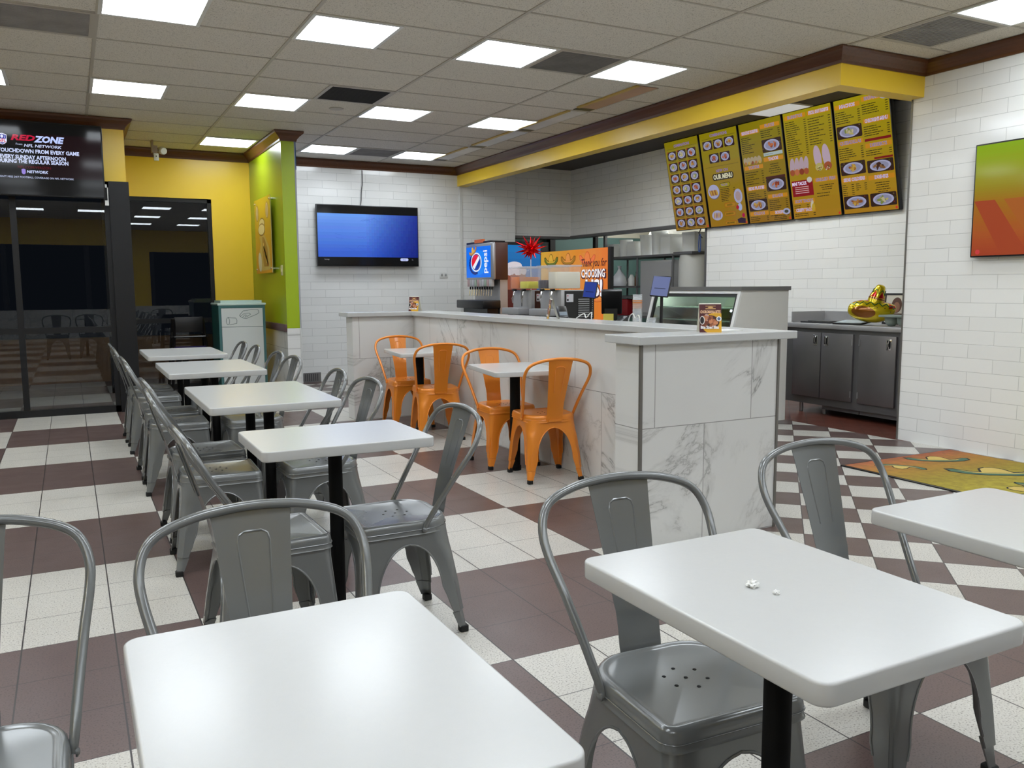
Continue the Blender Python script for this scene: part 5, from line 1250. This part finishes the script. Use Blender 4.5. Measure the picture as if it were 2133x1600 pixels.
def juicer(y0, fluids, label, side):
    t = thing('juice_dispenser', label, 'drink dispenser', (4.30, y0, ZD), 0, 'twin-bowl juice dispensers')
    b = MB(); b.rbox((0.05, 0.0, 0.02), (0.44, 0.42, 0.32), 0.008, M_STEEL); b.box((0.10, 0.02, 0), (0.4, 0.4, 0.02), M_BLACK); b.build('body', t)
    b = MB(); b.box((0.09, -0.004, 0.03), (0.44, 0.001, 0.31), mat('side_'+side, (66, 36, 26) if side == 'brown' else (38, 36, 36), .4)); b.box((0.11, -0.007, 0.20), (0.19, -0.004, 0.28), ink((206, 204, 208))); b.box((0.115, -0.0075, 0.21), (0.135, -0.007, 0.23), ink((30, 30, 34)))
    b.lathe([(0.006, 0), (0.006, .001)], ink((190, 30, 50)), 8, Matrix.Translation((.125, -.0075, .262)) @ Euler((PI/2, 0, 0)).to_matrix().to_4x4(), False)
    for k in range(9): b.box((0.25, -0.010, 0.045+k*0.022), (0.42, -0.004, 0.055+k*0.022), M_STEEL)
    b.build('side_panel', t)
    for k, (fl, lev) in enumerate(fluids):
        yy = 0.01+0.21*(1-k); z0 = 0.33
        b = MB(); b.prism(rrect(0.0, yy, 0.30, yy+0.185, 0.03, 4), z0, z0+0.225, mat('bowl_plastic', (214, 216, 222), .08, alpha=.16), None, 0.012, 2); b.rbox((-0.004, yy-0.003, z0+0.222), (0.304, yy+0.188, z0+0.240), 0.004, mat('bowl_lid', (206, 208, 214), .15, alpha=.40)); B = b.build('bowl', t)
        b = MB(); b.prism(rrect(0.006, yy+0.006, 0.294, yy+0.179, 0.026, 4), z0+0.006, z0+0.006+lev, mat('juice_%d_%d_%d' % fl, fl, .25), None, 0.008, 2); b.build('juice', B)
        b = MB(); b.tube([(0.03, yy+.09, z0), (0.0, yy+.09, z0-0.04), (-0.005, yy+.09, z0-0.09)], 0.009, M_CHROME, 8); b.tube([(0.01, yy+.09, z0-0.05), (-0.03, yy+.07, z0-0.10), (-0.02, yy+.07, z0-0.15)], 0.005, M_CHROME, 6); b.rbox((-0.01, yy+.07, z0-0.02), (0.03, yy+.11, z0), 0.003, M_BLACK); b.build('tap', t)
    b = MB(); b.tube([(0.06, 0.21, 0.02), (0.045, 0.21, 0.31)], 0.012, M_CHROME, 8); b.build('front_rail', t)
    b = MB(); b.rbox((-0.10, 0.02, 0.06), (0.05, 0.40, 0.13), 0.008, mat('tray_grey', (150, 150, 152), .4)); b.tube([(-0.02, .2, 0.0), (-0.02, .2, 0.07)], 0.02, M_STEEL, 8); b.build('drip_tray', t)
juicer(7.87, [((226, 120, 30), 0.125), ((222, 214, 30), 0.075)], 'twin-bowl dispenser with orange and yellow juice', 'brown')
juicer(7.26, [((46, 30, 44), 0.085), ((226, 220, 200), 0.165)], 'twin-bowl dispenser with dark and milky white drinks', 'dark')
# foil starburst
t = thing('starburst_decoration', 'shiny red foil starburst above the yellow juice bowl', 'decoration', (4.72, 8.55, 1.72))
b = MB(); M_FRD = mat('red_foil', (214, 26, 34), 0.15, metal=0.8); rs_ = random.Random(5)
bm = bmesh.new(); bmesh.ops.create_icosphere(bm, subdivisions=1, radius=1); dirs = [v.co.normalized() for v in bm.verts]+[f.calc_center_median().normalized() for f in bm.faces][::1]; bm.free()
b.lathe([(0.0005, -.05), (.035, -.035), (.05, 0), (.035, .035), (.0005, .05)], M_FRD, 12)
for d_ in dirs:
    L_ = rs_.uniform(.14, .20)
    if d_.z < -0.3: L_ *= 0.75
    q = d_.to_track_quat('Z', 'Y').to_matrix().to_4x4(); b.lathe([(0.024, 0.02), (0.014, L_*.5), (0.0005, L_)], M_FRD, 5, q, False)
b.build('spikes', t)
b = MB(); b.tube([(0, 0, -0.04), (0, 0, -0.779)], 0.004, M_WPLAS, 6); b.build('support_stick', t)
# drinks merchandiser with picture
t = thing('drink_poster_panel', 'blue drink picture panel behind the red starburst', 'poster', (4.86, 9.72, 0)); b = MB(); b.box((0, 0, 0), (0.66, 0.5, 1.87), M_BPLAS); b.build('housing', t)
g = Gfx((0.0, -0.001, 0.0), (1, 0, 0), (0, 0, 1), 0.0008)
for k in range(10): g.rect(0.012, 0.95+k*.088, 0.648, 1.04+k*.088, gl((20, 60+k*6, 130+k*6), .9), 1)
gx = .26
g.poly([(gx-.13, 1.0), (gx+.13, 1.0), (gx+.17, 1.50), (gx-.17, 1.50)], gl((70, 26, 20)), 2); g.poly([(gx-.15, 1.26), (gx+.15, 1.26), (gx+.165, 1.46), (gx-.165, 1.46)], gl((130, 70, 50)), 3)
for k in range(9): g.ell(gx-.14+k*.035, 1.50+.02*math.sin(k*2), .04, .045, gl((190, 180, 184)), 4, 12)
g.ell(gx, 1.57, .11, .05, gl((206, 198, 204)), 5); g.ell(.5, 1.2, .10, .16, gl((120, 40, 30)), 3); g.ell(.5, 1.36, .09, .06, gl((200, 190, 190)), 4)
g.build('lit_picture', t)
# thank-you sign
t = thing('thank_you_sign', 'orange sombrero-patterned sign reading Thank you for CHOOSING US', 'sign', (5.02, 8.84, ZD), 0)
W = 1.42; Hh = .76
b = MB(); b.box((0, -W, 0), (0.03, 0, Hh), M_BPLAS); b.box((-0.005, -W-0.05, 0), (0.035, -W, Hh+.005), M_BLACK); b.build('board', t)
g = Gfx((-0.001, 0, 0), (0, -1, 0), (0, 0, 1), 0.0008)
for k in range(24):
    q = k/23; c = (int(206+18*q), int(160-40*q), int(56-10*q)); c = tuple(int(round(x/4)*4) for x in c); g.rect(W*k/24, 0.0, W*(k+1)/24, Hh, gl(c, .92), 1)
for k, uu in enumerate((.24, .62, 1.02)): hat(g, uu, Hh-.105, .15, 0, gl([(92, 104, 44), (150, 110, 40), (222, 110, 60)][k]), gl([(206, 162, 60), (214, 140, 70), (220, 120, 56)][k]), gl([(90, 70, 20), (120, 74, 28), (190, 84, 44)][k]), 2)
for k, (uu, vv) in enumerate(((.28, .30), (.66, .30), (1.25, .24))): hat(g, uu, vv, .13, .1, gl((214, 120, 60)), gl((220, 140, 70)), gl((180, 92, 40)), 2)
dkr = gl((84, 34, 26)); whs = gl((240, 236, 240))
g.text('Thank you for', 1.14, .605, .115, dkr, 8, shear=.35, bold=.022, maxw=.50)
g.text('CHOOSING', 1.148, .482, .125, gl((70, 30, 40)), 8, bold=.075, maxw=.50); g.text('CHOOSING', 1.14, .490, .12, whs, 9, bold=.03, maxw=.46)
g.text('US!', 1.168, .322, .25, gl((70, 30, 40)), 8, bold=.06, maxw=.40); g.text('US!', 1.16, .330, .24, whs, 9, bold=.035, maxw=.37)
g.build('printed_face', t)  # printed sign face glows by itself through emissive screen colours

# ---------------------------------------------------------------- kitchen behind the pass-through
M_TW = mat('kitchen_teal', (96, 124, 118), .5); M_CW = mat('kitchen_cream', (214, 208, 188), .5)
b = MB(); b.box((9.8, 7.6, 0), (9.9, 15.0, 2.12), M_TW); b.box((9.79, 7.6, 2.12), (9.9, 15.0, 3.2), M_CW); struct(b.build('wall_kitchen_far'))
b = MB(); b.box((6.0, 12.75, 0), (9.9, 12.85, 2.16), M_TW); b.box((6.0, 12.74, 2.16), (9.9, 12.85, 3.2), M_CW); struct(b.build('wall_kitchen_end'))
b = MB(); b.box((7.35, 7.5, 0), (9.9, 7.6, 3.2), M_CW); struct(b.build('wall_kitchen_near'))
b = MB(); b.box((5.9, YW+.3, 0), (6.0, 12.85, 3.2), M_CW); struct(b.build('wall_kitchen_left'))
b = MB(); b.box((7.36, 7.6, 2.62), (9.9, 12.75, 2.7), M_CW); struct(b.build('ceiling_kitchen'))
b = MB(); b.box((7.37, 11.25, 0), (7.42, 11.33, 2.62), M_BLACK); b.box((7.37, 10.98, 0), (7.41, 11.03, 2.62), M_STEELD); struct(b.build('trim_6'))
t = thing('kitchen_light', 'bright ceiling light inside the kitchen beyond the opening', 'light', (8.5, 9.6, 2.62), 0, 'kitchen lights'); b = MB(); b.box((-.6, -.3, -.02), (.6, .3, -.002), M_WPLAS); b.build('frame', t); b = MB(); b.box((-.57, -.27, -.024), (.57, .27, -.0205), mat('kitchen_diffuser', (240, 242, 245), .5, emit=(240, 246, 250), es=11.0)); b.build('diffuser', t)
dup(t, (8.5, 11.7, 2.62), 0, 'ceiling light at the far end of the kitchen')
t = thing('range_hood', 'cream canopy hood in the kitchen', 'hood', (9.0, 9.9, 1.93)); b = MB(); xzprism(b, [(-.45, 0), (.78, 0), (.78, .62), (-.15, .62)], -1.7, 1.7, M_CW); b.build('canopy', t)
t = thing('door_frame_unit', 'dark glazed unit with three small lamps seen past the column', 'window', (6.42, 12.60, 0)); b = MB(); b.box((0, 0, 0), (0.9, .1, 2.05), M_FRAME); b.box((0.04, -0.012, 1.72), (.86, 0.0, 2.0), M_BPLAS); b.box((.9, -0.03, 0), (1.0, .1, 2.3), M_BLACK); b.build('frame', t)
b = MB()
for k in range(3): b.rbox((.44+k*.07, -.02, 1.845), (.49+k*.07, -.012, 1.87), 0.003, mat('warm_lamp', (255, 220, 180), .5, emit=(255, 225, 190), es=2.0))
b.build('lamps', t)
# shelving just inside the opening
t = thing('kitchen_shelf', 'steel shelf unit just inside the kitchen opening', 'shelf', (7.45, 9.0, 0))
for (x, y) in ((0, 1.25), (0, 2.2), (.5, 1.25), (.5, 2.2), (0, .42), (.5, .42)): b = MB(); b.tube([(x, y, 0), (x, y, 1.74)], 0.016, M_STEELD, 8); b.build('post', t)
for z in (0.86, 1.15, 1.30, 1.74):
    b = MB(); y0 = .40 if z > 1.5 or z < 1 else 1.23; b.box((-.03, y0, z-.03), (.53, 2.24, z), M_STEELD); b.build('shelf_board', t)
t = thing('steel_warmer', 'plain grey steel warming cabinet on the kitchen shelf', 'cabinet', (7.46, 9.43, 0.8605)); b = MB(); b.rbox((0, 0, 0), (.48, .76, .80), .006, mat('grey_enamel', (158, 158, 158), .45)); b.build('body', t); b = MB(); b.box((-.01, .03, .05), (0, .73, .77), MATS['grey_enamel']); b.build('door', t)
t = thing('rolled_cover', 'curved white cover hanging at the right side of the kitchen opening', 'cover', (7.58, 9.13, 1.02)); b = MB(); b.lathe([(.19, 0), (.205, .1), (.21, .35), (.205, .6), (.19, .70)], mat('dull_white', (196, 196, 190), .5), 24); b.build('drum', t); b = MB(); b.box((-.2, -.2, .70), (.2, .2, .735), M_STEELD); b.box((-.2, -.2, -.03), (.2, .2, 0), M_STEELD); b.build('bracket', t)
for y_ in (-.18, .18): b = MB(); b.tube([(.18, y_, -1.019), (.18, y_, 0.0)], .012, M_STEELD, 8); b.build('leg', t)
sts = [(7.62, 11.05, .13, .20, 'box'), (7.62, 10.78, .10, .26, 'round'), (7.62, 10.52, .10, .22, 'box'), (7.62, 10.24, .11, .30, 'round'), (7.62, 9.95, .12, .34, 'round'), (7.62, 9.68, .11, .28, 'box'), (7.58, 9.10, .13, .26, 'box')]
for k, (x, y, r_, h_, kd) in enumerate(sts):
    lab = ['white box at the left end of the kitchen top shelf', 'white lidded tub second from the left on the kitchen top shelf', 'small bright white box third on the kitchen top shelf', 'white tub fourth on the kitchen top shelf', 'tallest white tub fifth on the kitchen top shelf', 'cream carton sixth on the kitchen top shelf', 'cream carton at the right end of the kitchen top shelf'][k]
    t = thing('storage_tub' if kd == 'round' else 'storage_box', lab, 'container', (x, y, 1.741 if k < 6 else 1.7565), 0, 'white containers on the kitchen top shelf'); wm = mat('tub_white', (226, 228, 226), .45)
    b = MB()
    if kd == 'round': b.lathe([(r_*.86, 0), (r_*.98, h_*.9)], wm, 20)
    else: b.rbox((-r_, -r_, 0), (r_, r_, h_*.92), .006, wm)
    b.build('body', t)
    b = MB()
    if kd == 'round': b.lathe([(r_*1.03, h_*.9), (r_*1.03, h_)], wm, 20)
    else: b.box((-r_*1.02, -r_*1.02, h_*.86), (r_*1.02, r_*1.02, h_), wm)
    b.build('lid', t)
t = thing('plastic_bag', 'white plastic bag on the kitchen shelf', 'bag', (7.62, 10.95, 1.3005)); b = MB(); b.lathe([(.10, 0), (.12, .05), (.10, .14), (.04, .22), (.02, .26), (.035, .31)], mat('bag_white', (220, 222, 226), .5), 14); b.build('bag_body', t)
t = thing('red_container', 'red bin under the kitchen shelf', 'container', (7.62, 10.80, 0.8605)); b = MB(); b.rbox((-.2, -.35, 0), (.2, .35, .24), .01, mat('red_plastic', (130, 20, 26), .4)); b.build('body', t)
t = thing('sauce_bottle', 'small brown sauce bottle on the kitchen shelf', 'bottle', (7.56, 10.42, 1.3005)); b = MB(); b.lathe([(.03, 0), (.03, .12), (.012, .16), (.012, .19)], mat('brown_glass', (90, 54, 24), .2), 12); b.build('body', t); b = MB(); b.lathe([(.014, .19), (.014, .21)], M_BLACK, 10); b.build('cap', t)
t = thing('plastic_jug', 'white jug on the kitchen shelf beside the sauce bottle', 'jug', (7.60, 10.60, 1.3005)); b = MB(); b.lathe([(.05, 0), (.055, .10), (.03, .15), (.022, .17)], M_WPLAS, 12); b.build('body', t)
# dark slots in the service ceiling
b = MB(); b.box((5.75, 9.6, 3.118), (6.1, 9.85, 3.131), M_BLACK); tag(b.build('ceiling_gap'), 'small black ceiling opening over the service aisle', 'ceiling opening', 'openings in the service ceiling')
